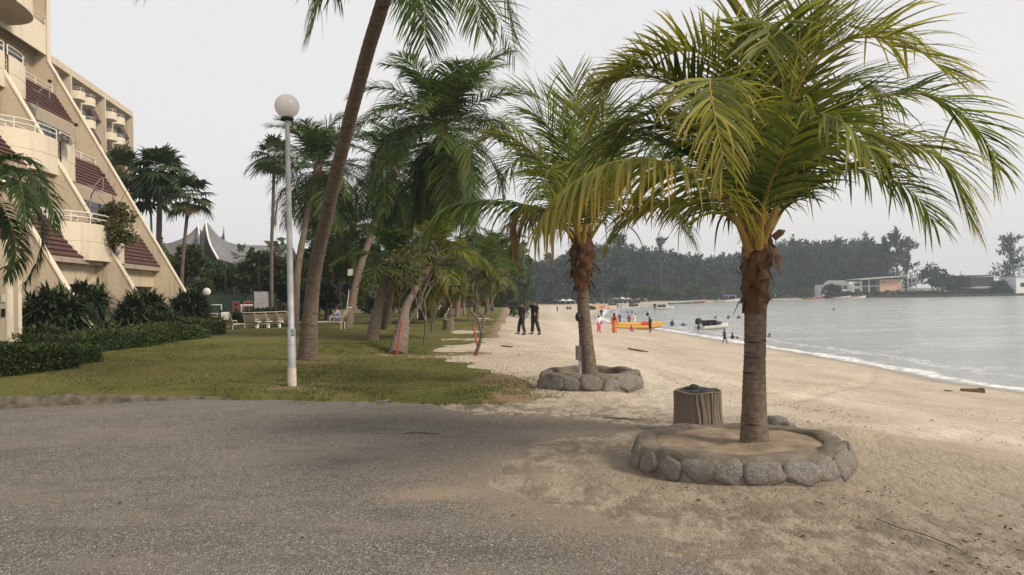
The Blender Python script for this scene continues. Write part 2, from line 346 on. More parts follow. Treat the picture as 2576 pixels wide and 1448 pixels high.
X, Y = polar(RIN, ANG); sd_a = poly_sd(X, Y, ASPH); sd_l = poly_sd(X, Y, LAWN); sS = sdist(X, Y)
und = fnoise(X, Y, .9, 4, 3)*.035*np.clip((sS-1)/3, 0, 1) + fnoise(X, Y, .25, 2, 9)*.06*np.clip((sS-3)/5, 0, 1)*smooth((sd_a*-1-.4)/2)
Z = sand_z(X, Y)
Z = Z + und - .05*smooth((np.maximum(sd_a, sd_l)-.25)/.6)
# a dug heap of sand to the right behind the planter, and wheel ruts along the beach
hp = V3(*gp(2130, 1100)); Z = Z + .13*np.exp(-(((X-hp[0])/.55)**2+((Y-hp[1])/.38)**2)) - .10*np.exp(-(((X-hp[0]-.28)/.16)**2+((Y-hp[1]+.12)/.12)**2))
rut = [gp(*p)[:2] for p in ((1960, 1010), (2080, 985), (2180, 962), (2200, 935), (2100, 925))]
for a, b_ in zip(rut[:-1], rut[1:]):
    ab = b_-a; P = np.stack([X, Y], -1)-a; t = np.clip((P @ ab)/(ab @ ab), 0, 1); d = np.linalg.norm(P-t[..., None]*ab, axis=-1)
    Z = Z - .05*np.exp(-(d/.18)**2) + .03*np.exp(-((d-.4)/.15)**2)
trk = X*0
for pts, wd_ in (((( 1395, 772), (1405, 800), (1450, 850), (1530, 900), (1600, 940), (1680, 985), (1740, 1020)), 1.1), (((1600, 890), (1700, 925), (1850, 965), (2050, 1000)), .9), (((2300, 1090), (2420, 1080), (2560, 1110)), .5)):
    tp_ = [gp(*q)[:2] for q in pts]
    for a, b_ in zip(tp_[:-1], tp_[1:]):
        ab = b_-a; P = np.stack([X, Y], -1)-a; t = np.clip((P @ ab)/(ab @ ab), 0, 1); d = np.linalg.norm(P-t[..., None]*ab, axis=-1); trk = np.maximum(trk, np.exp(-(d/wd_)**2)); Z = Z - .03*np.exp(-((d-wd_*.6)/.15)**2)*(np.hypot(X, Y) > 12)
wet = np.clip(1-np.abs(sS-.2)/1.1, 0, 1)*(sS > -3) + (sS < .2)
dirt = np.clip(1-np.abs(sd_a)/2.2, 0, 1)*(Y < 14)*.9 + .55*smooth((7.5-Y)/2.5)
sheet('beach_sand', X, Y, Z, sandmat(), keep=sS > -25, attrs=(('wet', np.clip(wet, 0, 1)), ('dirt', np.clip(dirt, 0, 1)), ('track', trk), ('near', np.clip(smooth((13-np.hypot(X, Y*1.0))/6.5)+.2*fnoise(X, Y, .5, 3, 61), 0, 1))))
kn = fnoise(X, Y, .8, 4, 21)
ZA = np.minimum(.008, -.004+.035*np.clip((sd_a+kn*.5)/.4, -1, .4)); far = np.hypot(X, Y) < 26
pch = np.exp(-(((X-onz(1080, 1245, 0)[0])/.42)**2+((Y-onz(1080, 1245, 0)[1])/.22)**2)) + .8*np.exp(-(((X-onz(860, 1100, 0)[0])/.9)**2+((Y-onz(860, 1100, 0)[1])/.16)**2))
right = smooth((X+.9)/2.2)*.5
edge_l = (X > -2.5)
sandy = np.where(edge_l, np.clip(1-sd_a/np.where(Y < 6.3, .9, 1.7), 0, 1)**1.3*.72, 0) + pch*.75 + right*.15*smooth((sd_a*-1+2.5)/2.5)
sheet('asphalt_paving', X, Y, ZA, asphmat(), keep=(sd_a > -.5) & far, attrs=(('sandy', sandy),))
eang = np.array([math.atan2(a, b) for a, b in EDGE]); erad = np.array([math.hypot(a, b) for a, b in EDGE])
LANG = np.radians(np.arange(-52, 20, .22)); LT = np.concatenate([[0, .04, .1, .18, .28, .4], .55*1.062**np.arange(0, 98)])
re_ = np.interp(LANG, eang, erad); re_ = re_ + np.where(LANG > eang[4], .1*vnoise(LANG*60, LANG*0, 1., 4)+.08*vnoise(LANG*170, LANG*0, 1., 5), 0)
RR = re_[None, :]+LT[:, None]; X, Y = RR*np.sin(LANG), RR*np.cos(LANG); sd_l = poly_sd(X, Y, LAWN); kn = fnoise(X, Y, .8, 4, 21); sd_a = X*0-1
ZL = lawn_z(X, Y)+.012 - .06*smooth((-sd_l+kn*.55-.02)/.35)*(X > -.6) + fnoise(X, Y, 2.2, 3, 5)*.02
bare = np.clip(1-sd_l/(2.2+.06*np.hypot(X, Y)), 0, 1)*.95*smooth((X+1.5)/1.5)+.35*np.clip(1-sd_l/.35, 0, 1)
ZL[0] = -.06; ZL[1] = np.minimum(ZL[1], ZL[2]*.75)
for (bx, by, rx, ry, k) in ((735, 978, .9, .45, .75), (790, 915, 1.3, .6, .7), (1000, 895, 1.2, .5, .6), (1180, 900, 2.5, .9, .7), (1330, 960, 1.6, .7, .6)):
    q = gp(bx, by); bare = bare + k*np.exp(-(((X-q[0])/rx)**2+((Y-q[1])/ry)**2))
sheet('lawn', X, Y, ZL, grassmat(), keep=(sd_l > -.45) | (X < -.6), attrs=(('bare', np.clip(bare, 0, 1)),))
# kerb between the asphalt and the raised lawn
k = MB(); kp = np.array([(-16, EDGE[0][1]-.05)] + EDGE[1:6]); kk = np.linspace(0, 1, 60)
seg = np.concatenate([[0], np.cumsum(np.hypot(*np.diff(kp, axis=0).T))]); kx = np.interp(kk*seg[-1], seg, kp[:, 0]); ky = np.interp(kk*seg[-1], seg, kp[:, 1])
hh = np.array([lawn_z(a, b+.2) for a, b in zip(kx, ky)])+.045+rng.normal(0, .008, 60); hh[-16:] *= np.linspace(1, .1, 16); jj = rng.normal(0, .01, 60)
k.grid(np.stack([np.stack([kx, ky+d+jj, zz], -1) for d, zz in ((-.02, hh*0-.05), (0, hh*.9), (.015, hh), (.13, hh), (.14, hh*0-.05))]))
o = k.build('kerb', pm('kerb_concrete', (.05, .043, .03), (.17, .145, .105), 7, .95, .6, 20, .02)); tag(o, 'low mossy concrete kerb between grey asphalt and the lawn', 'kerb')
# sea
def seamat():
    m, nt, b = newmat('sea_water'); sh = attr(nt, 'shoreline'); v = coord(nt, (.55, 1.5, 1)); n1 = noise(nt, .8, 5, .6, v); n2 = noise(nt, 3.2, 4, .6, v); n3 = noise(nt, .16, 4, .6, coord(nt, (.5, 1.8, 1)))
    c = rampn(nt, n3, [(.3, (.24, .255, .24)), (.7, (.33, .34, .32))])
    w = noise(nt, .33, 4, .6, coord(nt, (1, 1, 1))); w2 = noise(nt, 3.5, 5, .7)
    band = mth(nt, 'ADD', sh, mth(nt, 'MULTIPLY', mth(nt, 'SUBTRACT', w, .5), 3.2))
    f1 = mth(nt, 'MULTIPLY', mrange(nt, band, -.3, .4), mrange(nt, band, 1.2, .6)); f2 = mth(nt, 'MULTIPLY', mrange(nt, band, 2.5, 2.8), mrange(nt, band, 3.4, 3.0)); f2 = mth(nt, 'MULTIPLY', f2, .4)
    fo = mth(nt, 'MULTIPLY', mth(nt, 'MAXIMUM', f1, f2), mrange(nt, w2, .36, .56))
    cap = mrange(nt, mth(nt, 'MULTIPLY', mth(nt, 'MULTIPLY', n1, n2), n3), .185, .21, 0, .6)
    fo = mth(nt, 'MAXIMUM', fo, mth(nt, 'MULTIPLY', cap, .6))
    lk(nt, mixc(nt, fo, c, (.8, .8, .78)), b.inputs['Base Color']); lk(nt, mrange(nt, fo, 0, 1, .2, .8), b.inputs['Roughness'])
    bump(nt, b, n1, .55, .35); bump(nt, b, n2, .5, .1); return m
R2 = 3.*1.026**np.arange(0, 262); A2 = np.radians(np.arange(-6, 72, .35)); X2, Y2 = polar(R2, A2); s2 = sdist(X2, Y2)
ZS = ZW + .05*fnoise(X2, Y2*1.6, .35, 3, 40)*np.clip(-s2/3, 0, 1) + .10*np.exp(-((-s2-2.9+fnoise(X2, Y2, .2, 2, 8)*1.5)/.35)**2)
sheet('sea', X2, Y2, ZS, seamat(), keep=s2 < 3, attrs=(('shoreline', -s2),))
# land beyond the bay
b = MB(); FS = [(-500, 150), (-70, 215)] + [tuple(at(x, 760, Y)[:2]) for x, Y in ((1150, 238), (1300, 254), (1500, 271), (1600, 296), (1800, 303), (1940, 314), (2090, 304), (2300, 299), (2576, 289))] + [(330, 304), (900, 330)]
L = np.array([[(x, y, -2.3), (x*1.0, y+3, -1.6), (x*1.4, y+90, -1.1), (x*4, 3500, -1)] for x, y in FS]); b.grid(L[:, ::-1])
struct(b.build('far_land', pm('far_ground', (.09, .085, .05), (.2, .17, .11), .05, .95, 0)))
# ------------------------------------------------------------------ palms
def crom(pts, n):
    P = np.asarray(pts, float); P = np.vstack([2*P[0]-P[1], P, 2*P[-1]-P[-2]]); m = len(P)-3; out = []
    for t in np.linspace(0, m-1e-6, n):
        i = int(t); u = t-i; p0, p1, p2, p3 = P[i:i+4]
        out.append(.5*(2*p1+(p2-p0)*u+(2*p0-5*p1+4*p2-p3)*u*u+(3*p1-p0-3*p2+p3)*u**3))
    out = np.array(out); d = np.concatenate([[0], np.cumsum(np.linalg.norm(np.diff(out, axis=0), axis=1))]); q = np.linspace(0, d[-1], n)
    return np.stack([np.interp(q, d, out[:, k]) for k in range(3)], 1)
def frond(mb, pts, nl=60, ll=.8, hang=.5, w=.034, tint=.35, side=None, r0=.026, bare=.16, vee=.15, seg=5, seed=0, tipt=.2, fwd=(.35, 1.1)):
    rg = np.random.default_rng(seed); n = 40; P = crom(pts, n); T = nrm(np.gradient(P, axis=0))
    if side is None:
        h = P[-1]-P[0]; mid = P[n//2]-P[0]; h = h if np.hypot(h[0], h[1]) > .35*np.hypot(mid[0], mid[1]) else mid
        side = V3(h[1], -h[0], 0)
    side = nrm(np.asarray(side, float)); S = nrm(side - T*(T @ side)[:, None]); N = np.cross(S, T)
    tq = np.linspace(0, 1, n); rr = r0*(.72*np.exp(-tq*6.5)+.28*(1-tq))+.002
    mb.tube(P, rr, 7, 1, 0., True)
    t = np.linspace(bare, .995, nl); t = np.concatenate([t, np.clip(t+rg.normal(0, .004, nl), bare, 1)]); sg = np.concatenate([np.ones(nl), -np.ones(nl)])
    u = (t-bare)/(1-bare); x = t*(n-1); ip = lambda A: np.stack([np.interp(x, np.arange(n), A[:, k]) for k in range(3)], 1)
    p, tt, ss, nn = ip(P), nrm(ip(T)), nrm(ip(S)), nrm(ip(N))
    L = ll*(.28+.72*np.sin(PI*np.clip(.16+.78*u, 0, 1))**.8)*rg.uniform(.85, 1.1, len(t))
    a = fwd[0]+(fwd[1]-fwd[0])*u**1.4 + rg.normal(0, .07, len(t))
    d = nrm(ss*(sg*np.cos(a))[:, None] + tt*np.sin(a)[:, None] + nn*(vee+rg.normal(0, .09, len(t)))[:, None])
    up = V3(0, 0, 1); ww = nrm(tt - d*np.sum(tt*d, 1, keepdims=True)); tw = rg.normal(.35, .3, len(t))[:, None]*sg[:, None]
    ww = nrm(ww + np.cross(d, ww)*tw)
    prof = np.interp(np.linspace(0, 1, seg+1), [0, .15, .5, .8, 1], [.5, 1, .9, .55, .04]); wd = w*rg.uniform(.75, 1.15, len(t))*(.6+.4*np.sin(PI*np.clip(.1+.85*u, 0, 1)))
    hg = hang*rg.uniform(.7, 1.3, len(t)); kk = rg.random(len(t)); hg = np.where(kk < .10, hg+rg.uniform(.5, 1.6, len(t)), hg); L = L*np.where(kk > .93, rg.uniform(.35, .8, len(t)), 1); d = nrm(d + np.where(kk[:, None] < .06, rg.normal(0, .35, (len(t), 3)), 0)); Q = np.zeros((len(t), seg+1, 2, 3)); tn = np.zeros((len(t), seg+1, 2))
    for j in range(seg+1):
        Q[:, j, 0] = p - ww*(wd*prof[j]/2)[:, None]; Q[:, j, 1] = p + ww*(wd*prof[j]/2)[:, None]
        tn[:, j] = (tint + tipt*(j/seg)**2 + .0*u)[:, None] if np.ndim(tint) else (tint+tipt*(j/seg)**2+.12*(u-.5))[:, None]
        p = p + d*(L/seg)[:, None]; d = nrm(d - up*(hg*(.35+.9*j/seg)/seg*2.2)[:, None])
        ww = nrm(ww - d*np.sum(ww*d, 1, keepdims=True))
    k = len(t); i = np.arange(k*(seg+1)*2).reshape(k, seg+1, 2)
    f = np.stack([i[:, :-1, 0], i[:, :-1, 1], i[:, 1:, 1], i[:, 1:, 0]], -1).reshape(-1, 4)
    mb.add(Q.reshape(-1, 3), f, 0, tn.reshape(-1))
def arc(c, az, el, ln, curl, n=9, twist=0.):
    p = np.array(c, float); out = [p.copy()]
    for i in range(n):
        e = el - curl*(i/n)**1.3; e = max(e, -1.5)
        d = V3(math.cos(e)*math.cos(az+twist*i/n), math.cos(e)*math.sin(az+twist*i/n), math.sin(e)); p = p+d*ln/n; out.append(p.copy())
    return out
def trunk_mb(path, rads, n=22, rings=90, ringamp=.04, flare=0.):
    P = crom(path, rings); r = np.interp(np.linspace(0, 1, rings), np.linspace(0, 1, len(rads)), rads)
    z = np.linspace(0, 1, rings); r = r*(1+flare*np.exp(-z*rings/6.))
    R = np.array([rr*(1+rng.normal(0, .012, n)+ringamp*((i % 3) == 0)) for i, rr in enumerate(r)])
    return MB().tube(P, R, n, 0)
def boot_mb(path, rads, seed=0, strips=60, ln=.3, n=26, rag=.16):
    rg = np.random.default_rng(seed); P = crom(path, 26); r = np.interp(np.linspace(0, 1, 26), np.linspace(0, 1, len(rads)), rads)
    th = np.arange(n)/n*2*PI
    R = np.array([rr*(1+rag*np.sin(th*3+i*1.1)+rg.normal(0, rag*.6, n)) for i, rr in enumerate(r)]); b = MB().tube(P, R, n, 0)
    for k in range(strips):      # loose fibre and old leaf bases
        i = rg.integers(2, 25); a = rg.uniform(0, 2*PI); o = V3(math.cos(a), math.sin(a), 0); q = P[i]+o*r[i]*.9; dz = rg.uniform(-.8, .5); l = ln*rg.uniform(.4, 1)
        d = nrm(o*rg.uniform(.1, .75)+V3(0, 0, dz)+rg.normal(0, .25, 3)); s_ = nrm(np.cross(d, V3(0, 0, 1)))*rg.uniform(.003, .03); m_ = q+d*l*.5; e = q+d*l+V3(0, 0, -.25*l)
        b.quads([[q-s_, q+s_, m_+s_*.8, m_-s_*.8], [m_-s_*.8, m_+s_*.8, e+s_*.15, e-s_*.15]])
    return b
def palm(name, label, base, path, rads, fr, group=None, boot=None, flare=.0, rings=90, ramp=.04, cat='palm tree', fm='frond'):
    t = thing(name, base, label, cat, group)
    trunk_mb(path, rads, rings=rings, flare=flare, ringamp=ramp).build('trunk', M['trunk'], t)
    if boot: boot.build('crown_shaft', M['fibre'], t)
    for kw in fr:
        b = MB(); mats = [M[kw.pop('leaf', fm)], M[kw.pop('rach', 'rachis')]]; nm = kw.pop('name', 'frond'); frond(b, **kw); o = b.build(nm, mats, t)
    return t
# --- the big palm in the near planter
PC = V3(onz(1894, 1200, 0)[0], 7.55, 0)
DY = 7.53
def W(*pts): return [at(x, y, DY+dy) for x, y, dy in pts]
pb = at(1897, 1128, DY); ptop = at(1902, 640, DY); c0 = at(1905, 625, DY)
F = []
def fr(pts, **k): F.append(dict(pts=W(*pts), seed=len(F)+1, **k))
fr([(1908, 625, 0), (1922, 470, .25), (1934, 330, .45), (1944, 180, .35), (1946, 80, .05), (1936, 60, -.25), (1928, 120, -.5)], side=(1, .1, 0), nl=66, ll=.95, hang=.25, tint=.36, vee=.05, w=.038, bare=.2)
fr([(1900, 625, 0), (1890, 480, .2), (1888, 300, .5), (1903, 100, .7), (1915, -60, .6), (1930, -150, .3)], side=(1, .3, 0), nl=60, ll=.9, hang=.25, tint=.46, bare=.2)
fr([(1910, 625, .1), (1945, 430, .4), (1985, 230, .7), (2030, 70, .8), (2085, -50, .7)], side=(.8, -.6, .2), nl=54, ll=.85, hang=.2, tint=.48)
fr([(1912, 620, 0), (1940, 430, -.1), (1985, 270, -.2), (2059, 145, -.25), (2150, 98, -.3), (2225, 95, -.4), (2300, 120, -.45), (2385, 185, -.5)], nl=70, ll=.85, hang=.35, tint=.5, vee=.25)
fr([(1915, 620, .1), (1990, 450, .35), (2070, 320, .5), (2150, 262, .5), (2240, 240, .45), (2325, 238, .3), (2410, 280, .2), (2475, 350, .1), (2505, 420, 0)], nl=74, ll=.9, hang=.45, tint=.3)
fr([(1915, 620, -.1), (1975, 470, -.3), (2040, 405, -.5), (2120, 368, -.6), (2240, 358, -.7), (2325, 376, -.75), (2390, 435, -.8), (2430, 535, -.8)], nl=72, ll=.85, hang=.75, tint=.33, tipt=.35)
fr([(1912, 620, .1), (1960, 500, .4), (2010, 395, .6), (2070, 325, .7), (2125, 305, .7), (2190, 340, .6), (2250, 420, .5)], nl=60, ll=.85, hang=.85, tint=.22)
fr([(1900, 625, -.1), (1872, 450, -.45), (1830, 280, -1.0), (1795, 205, -1.45), (1786, 215, -1.8), (1800, 300, -2.15), (1822, 420, -2.3)], nl=62, ll=.62, hang=.7, tint=.46, side=(1, -.25, 0), w=.03, vee=.05)
fr([(1900, 625, .1), (1885, 430, .2), (1850, 260, .2), (1804, 162, .15), (1740, 130, .05), (1650, 140, -.05), (1570, 185, -.15)], nl=64, ll=.85, hang=.3, tint=.48, vee=.3)
fr([(1895, 625, .2), (1850, 440, .4), (1770, 280, .5), (1690, 210, .45), (1595, 190, .35), (1530, 222, .25), (1494, 315, .2)], nl=62, ll=.85, hang=.4, tint=.4, vee=.2)
fr([(1885, 630, -.15), (1855, 560, -.35), (1800, 475, -.6), (1735, 427, -.75), (1642, 403, -.85), (1558, 405, -.9), (1480, 436, -.95), (1412, 488, -.95), (1350, 572, -.95)], nl=70, ll=.86, hang=1.25, tint=.5, tipt=.3, w=.034, vee=-.2, fwd=(.2, .8))
fr([(1893, 625, .3), (1830, 480, .7), (1720, 385, 1.), (1610, 350, 1.2), (1500, 390, 1.3)], nl=60, ll=.85, hang=.7, tint=.16)
fr([(1890, 628, .15), (1850, 560, .3), (1780, 520, .4), (1690, 515, .45), (1610, 535, .45), (1550, 590, .45)], nl=60, ll=.7, hang=1.0, tint=.24, tipt=.3)
fr([(1912, 620, .3), (1955, 420, .9), (2035, 260, 1.4), (2140, 200, 1.7), (2260, 250, 1.8)], nl=60, ll=.9, hang=.5, tint=.28)
fr([(1895, 620, .3), (1870, 440, .9), (1820, 320, 1.6), (1760, 300, 2.1), (1690, 360, 2.5)], nl=56, ll=.9, hang=.8, tint=.18)
fr([(1908, 625, -.2), (1925, 500, -.5), (1975, 380, -.95), (2040, 300, -1.3), (2110, 300, -1.6), (2180, 370, -1.8)], nl=56, ll=.75, hang=.7, tint=.36)
fr([(1898, 625, .25), (1880, 500, .5), (1800, 380, .8), (1715, 300, .9), (1620, 290, 1.), (1540, 350, 1.)], nl=60, ll=.85, hang=.6, tint=.3)
fr([(1912, 625, .2), (1990, 500, .5), (2080, 440, .7), (2180, 430, .8), (2290, 480, .8), (2350, 560, .8)], nl=60, ll=.8, hang=.9, tint=.2)
fr([(1905, 625, .1), (1930, 380, .5), (1985, 160, .7), (2075, 70, .7), (2180, 75, .6), (2260, 130, .5)], nl=60, ll=.8, hang=.35, tint=.5, vee=.25)
fr([(1895, 625, .15), (1850, 420, .3), (1760, 250, .3), (1650, 175, .2), (1560, 190, .1), (1480, 250, 0)], nl=60, ll=.8, hang=.35, tint=.42, vee=.25)
fr([(1893, 625, .2), (1820, 450, .4), (1720, 340, .4), (1620, 310, .3), (1520, 350, .2), (1450, 440, .1)], nl=58, ll=.8, hang=.7, tint=.3)
for k in F: k.setdefault('r0', .045); k['nl'] = int(k['nl']*1.3); k['ll'] *= 1.04; k['w'] = k.get('w', .034)*.95; k['tint'] += .06
P1 = palm('coconut_palm', 'young coconut palm with wide yellow-green crown growing in the near stone planter', pb, [pb-V3(0, 0, .12), pb+(ptop-pb)*.3+V3(-.005, 0, 0), pb+(ptop-pb)*.6, ptop], [.148, .118, .102, .105, .1], F,
    'coconut palms', boot_mb([at(1898, 790, DY), at(1900, 735, DY), at(1903, 650, DY), at(1912, 590, DY), at(1910, 555, DY)], [.108, .12, .142, .13, .05], 3, 90, .2, rag=.09), flare=.1, rings=120, ramp=.03)
# dry spathe pieces on the boot
M['spathe'] = pm('spathe', (.13, .07, .035), (.3, .19, .11), 12, .9, .3)
for (x, y, x2, y2, w_) in ((1890, 585, 1893, 515, .05), (1945, 600, 1975, 580, .035), (1945, 625, 1962, 690, .035), (1900, 690, 1940, 700, .05), (1875, 660, 1870, 632, .04)):
    a_, e_ = at(x, y, DY-.08), at(x2, y2, DY-.16); s_ = nrm(np.cross(e_-a_, V3(0, 1, .2)))*w_; m_ = (a_+e_)/2+V3(0, -.05, .02)
    MB().grid(np.array([[a_-s_, a_, a_+s_], [m_-s_*1.1, m_+V3(0, -.03, 0), m_+s_], [e_-s_*.2, e_, e_+s_*.2]])).build('dry_spathe', M['spathe'], P1)
# --- second palm
DY2 = 14.0; DY = DY2; F = []
p2b = at(1482, 944, DY2); p2t = at(1464, 655, DY2)
fr([(1462, 615, 0), (1450, 480, .2), (1425, 370, .3), (1395, 280, .3), (1340, 238, .2), (1275, 228, .1)], nl=54, ll=1.0, hang=.3, tint=.34, vee=.25)
fr([(1464, 615, 0), (1455, 440, .3), (1448, 290, .4), (1440, 195, .3)], side=(1, .2, 0), nl=50, ll=1., hang=.2, tint=.42)
fr([(1460, 615, 0), (1425, 500, -.2), (1366, 411, -.4), (1311, 361, -.5), (1256, 338, -.6), (1204, 361, -.6), (1178, 410, -.6)], nl=56, ll=1., hang=.6, tint=.48, vee=.1)
fr([(1455, 625, 0), (1405, 550, -.1), (1349, 522, -.2), (1256, 507, -.3), (1181, 507, -.3), (1126, 522, -.3), (1076, 572, -.3)], nl=56, ll=.95, hang=1.1, tint=.2, vee=-.1)
fr([(1468, 615, 0), (1500, 440, .2), (1520, 300, .4), (1520, 215, .5)], side=(1, -.2, 0), nl=50, ll=1., hang=.2, tint=.42)
fr([(1470, 620, 0), (1530, 480, .1), (1610, 410, .1), (1680, 400, 0), (1750, 460, -.1)], nl=54, ll=1., hang=.8, tint=.25)
fr([(1470, 622, 0), (1530, 540, -.2), (1600, 505, -.3), (1680, 520, -.3), (1730, 590, -.3)], nl=54, ll=.95, hang=1., tint=.22)
fr([(1462, 618, -.1), (1440, 520, -.8), (1405, 440, -1.5), (1380, 430, -2.0), (1365, 490, -2.4)], nl=50, ll=.9, hang=.8, tint=.4)
fr([(1466, 618, -.1), (1480, 500, -.9), (1500, 410, -1.7), (1510, 400, -2.3), (1515, 450, -2.7)], nl=50, ll=.85, hang=.7, tint=.4, side=(1, .1, 0))
fr([(1462, 618, .1), (1420, 480, .8), (1360, 400, 1.4), (1300, 400, 1.8), (1250, 460, 2.)], nl=52, ll=1., hang=.7, tint=.18)
fr([(1466, 618, .1), (1490, 450, .9), (1540, 350, 1.6), (1600, 330, 2.1), (1670, 380, 2.4)], nl=52, ll=1., hang=.6, tint=.2)
fr([(1464, 618, .1), (1460, 450, .9), (1465, 330, 1.6), (1480, 270, 2.2), (1490, 290, 2.7)], nl=50, ll=1., hang=.5, tint=.3, side=(1, 0, 0))
fr([(1460, 622, .1), (1420, 560, .5), (1370, 540, .9), (1320, 560, 1.2), (1280, 620, 1.3)], nl=48, ll=.9, hang=1.2, tint=.3)
fr([(1456, 628, 0), (1405, 548, 0), (1350, 520, 0), (1300, 530, 0), (1285, 590, 0), (1290, 650, 0)], nl=44, ll=.75, hang=1.4, tint=.92, name='dead_frond', vee=-.3)
fr([(1462, 618, 0), (1440, 470, -.2), (1400, 350, -.4), (1350, 290, -.5), (1300, 290, -.6)], nl=52, ll=1., hang=.5, tint=.3)
fr([(1468, 618, 0), (1510, 450, .4), (1575, 300, .6), (1650, 240, .7), (1720, 250, .7)], nl=52, ll=1., hang=.5, tint=.33)
for k in F: k.setdefault('r0', .06); k['nl'] = int(k['nl']*1.35); k['ll'] *= 1.08; k['w'] = k.get('w', .034)*1.0
P2 = palm('coconut_palm', 'young coconut palm with brown fibrous neck growing in the farther stone planter', p2b, [p2b-V3(0, 0, .1), at(1474, 850, DY2), at(1466, 750, DY2), p2t], [.165, .125, .105, .1], F,
    'coconut palms', boot_mb([at(1465, 735, DY2), at(1465, 690, DY2), at(1465, 640, DY2), at(1466, 585, DY2)], [.11, .18, .22, .12], 8, 170, .34, rag=.12), flare=.15)
# --- tall leaning palm whose crown is above the picture
bb = gp(772, 906); Yb = bb[1]; Pp = [bb-V3(0, 0, .15), at(790, 700, Yb-.6), at(832, 500, Yb-2), at(880, 300, Yb-3.6), at(925, 130, Yb-5), at(965, 0, Yb-6), at(985, -90, Yb-6.6)]
cc = Pp[-1]; F = []; DY = Yb-6.6
fr([(985, -100, 0), (930, -150, -.2), (870, -110, -.4), (815, -30, -.5), (785, 75, -.5)], nl=62, ll=1., hang=.9, tint=.24)
fr([(985, -100, 0), (920, -130, .4), (850, -80, .6), (840, -20, .7)], nl=50, ll=1., hang=.9, tint=.2)
fr([(990, -100, 0), (1020, -120, -.5), (1052, -60, -.9), (1066, 20, -1.1), (1068, 110, -1.2)], nl=62, ll=.9, hang=.8, tint=.16, side=(1, .15, 0))
fr([(990, -100, 0), (1090, -170, -.2), (1160, -120, -.3), (1190, -40, -.4), (1212, 75, -.4)], nl=60, ll=.9, hang=.6, tint=.34, side=(1, .3, 0), tipt=.1)
fr([(990, -100, 0), (1110, -190, .2), (1210, -150, .3), (1262, -60, .3), (1292, 95, .3)], nl=64, ll=.95, hang=.8, tint=.16)
fr([(988, -100, 0), (1010, -150, .7), (1030, -110, 1.2), (1040, -20, 1.5), (1050, 40, 1.6)], nl=56, ll=.8, hang=.7, tint=.12, side=(1, .1, 0))
rgg = np.random.default_rng(31)
for q in range(11): F.append(dict(pts=arc(cc, q*.6+.4, .35+.9*rgg.random(), 4.4, 1.5), nl=44, ll=1., hang=.6, tint=.25, seed=90+q))
P3 = palm('coconut_palm', 'tall thick coconut trunk leaning right behind the lamp post, its crown above the view', bb, Pp, [.25, .175, .158, .148, .14, .135, .13], F, 'coconut palms', flare=.25, rings=170, ramp=.025)
# --- generic coconut palms further back
def coco(label, basept, pix, Ytop, ln, n=20, seed=0, r=(.2, .14, .12), tint=.16, boot=True, ll=.95, droop=1.5, dead=0, up=1.25, lo=-.7, name='coconut_palm', nl=34, coconuts=False, azf=None):
    b0 = gp(*basept) if len(basept) == 2 else V3(*basept); rg = np.random.default_rng(seed); Y0 = b0[1]
    path = [b0] + [at(x, y, Y0+(Ytop-Y0)*(i+1)/len(pix)) for i, (x, y) in enumerate(pix)]
    top = path[-1]; F = []; path[0] = b0-(path[1]-b0)*.25
    for i in range(n):
        f = i/(n-1); el = up+(lo-up)*f**.9+rg.normal(0, .16); az = i*2.39996+rg.normal(0, .15)
        F.append(dict(pts=arc(top+V3(0, 0, -.1-.3*f), az, el, ln*rg.uniform(.85, 1.08)*(.8+.2*math.sin(PI*f)), droop*(.6+.55*f)*rg.uniform(.7, 1.2), twist=rg.normal(0, .15)), nl=int(nl*1.9), ll=ll*rg.uniform(.9, 1.1), hang=.65+.75*f, tint=tint+.12*(f-.4)+rg.normal(0, .05), seed=seed*50+i, seg=3, w=.058, r0=.04, rach='rachis_g', bare=.14, tipt=.1))
    for i in range(dead): F.append(dict(pts=arc(top+V3(0, 0, -.5), rg.uniform(0, 6.28), -.5, ln*.7, 1.), nl=24, ll=ll*.8, hang=1.3, tint=.9, seed=seed+i, seg=3, w=.04, rach='rachis_g', name='dead_frond'))
    t = palm(name, label, b0, path, r, F, 'coconut palms', boot_mb([top-V3(0, 0, 1.), top-V3(0, 0, .4), top+V3(0, 0, .15)], [r[-1]*1.2, r[-1]*1.9, r[-1]*.8], seed, 24, .5) if boot else None, rings=60)
    if coconuts:
        b = MB()
        for i in range(9): a = i*.7; b.ball(top+V3(math.cos(a)*.3, math.sin(a)*.3, -.55-.1*(i % 3)), (.12, .12, .15), 6)
        b.build('coconuts', plain('coconut_husk', (.2, .09, .03)), t)
    return t
coco('short coconut palm with brown nuts, its trunk left of the red stake', (937, 857), [(952, 770), (972, 700), (992, 640)], 30.2, 2.6, 14, 11, (.26, .18, .14), .3, ll=.8, droop=1.7, coconuts=True)
coco('tall bushy coconut palm with the largest dark crown behind the lawn', (962, 830), [(985, 730), (1008, 640), (1042, 540), (1075, 430), (1114, 315)], 31, 4.5, 54, 12, (.22, .17, .14, .13), .22, ll=1.2, droop=2.1, up=1.5, lo=-1.1, coconuts=True, nl=40)
coco('coconut palm with a swollen base and a red stake leaning on it', (1001, 890), [(1012, 830), (1020, 780), (1036, 745), (1070, 690), (1108, 635)], 29, 2.0, 18, 13, (.30, .22, .14, .11, .1, .1), .46, ll=.8, dead=3, droop=1.8)
coco('coconut palm with dark crown directly behind the white lamp post', (742, 832), [(748, 690), (768, 570), (788, 470), (800, 415)], 42, 4.1, 38, 14, (.22, .16, .13), .19, ll=1.2, up=1.45, lo=-.95, droop=1.9, coconuts=True)
coco('coconut palm leaning right with two small floodlights on its trunk', (875, 826), [(890, 740), (912, 655), (938, 580), (960, 500), (985, 420)], 44, 4.4, 40, 15, (.24, .18, .15), .19, ll=1.2, up=1.4, lo=-1., droop=2.)
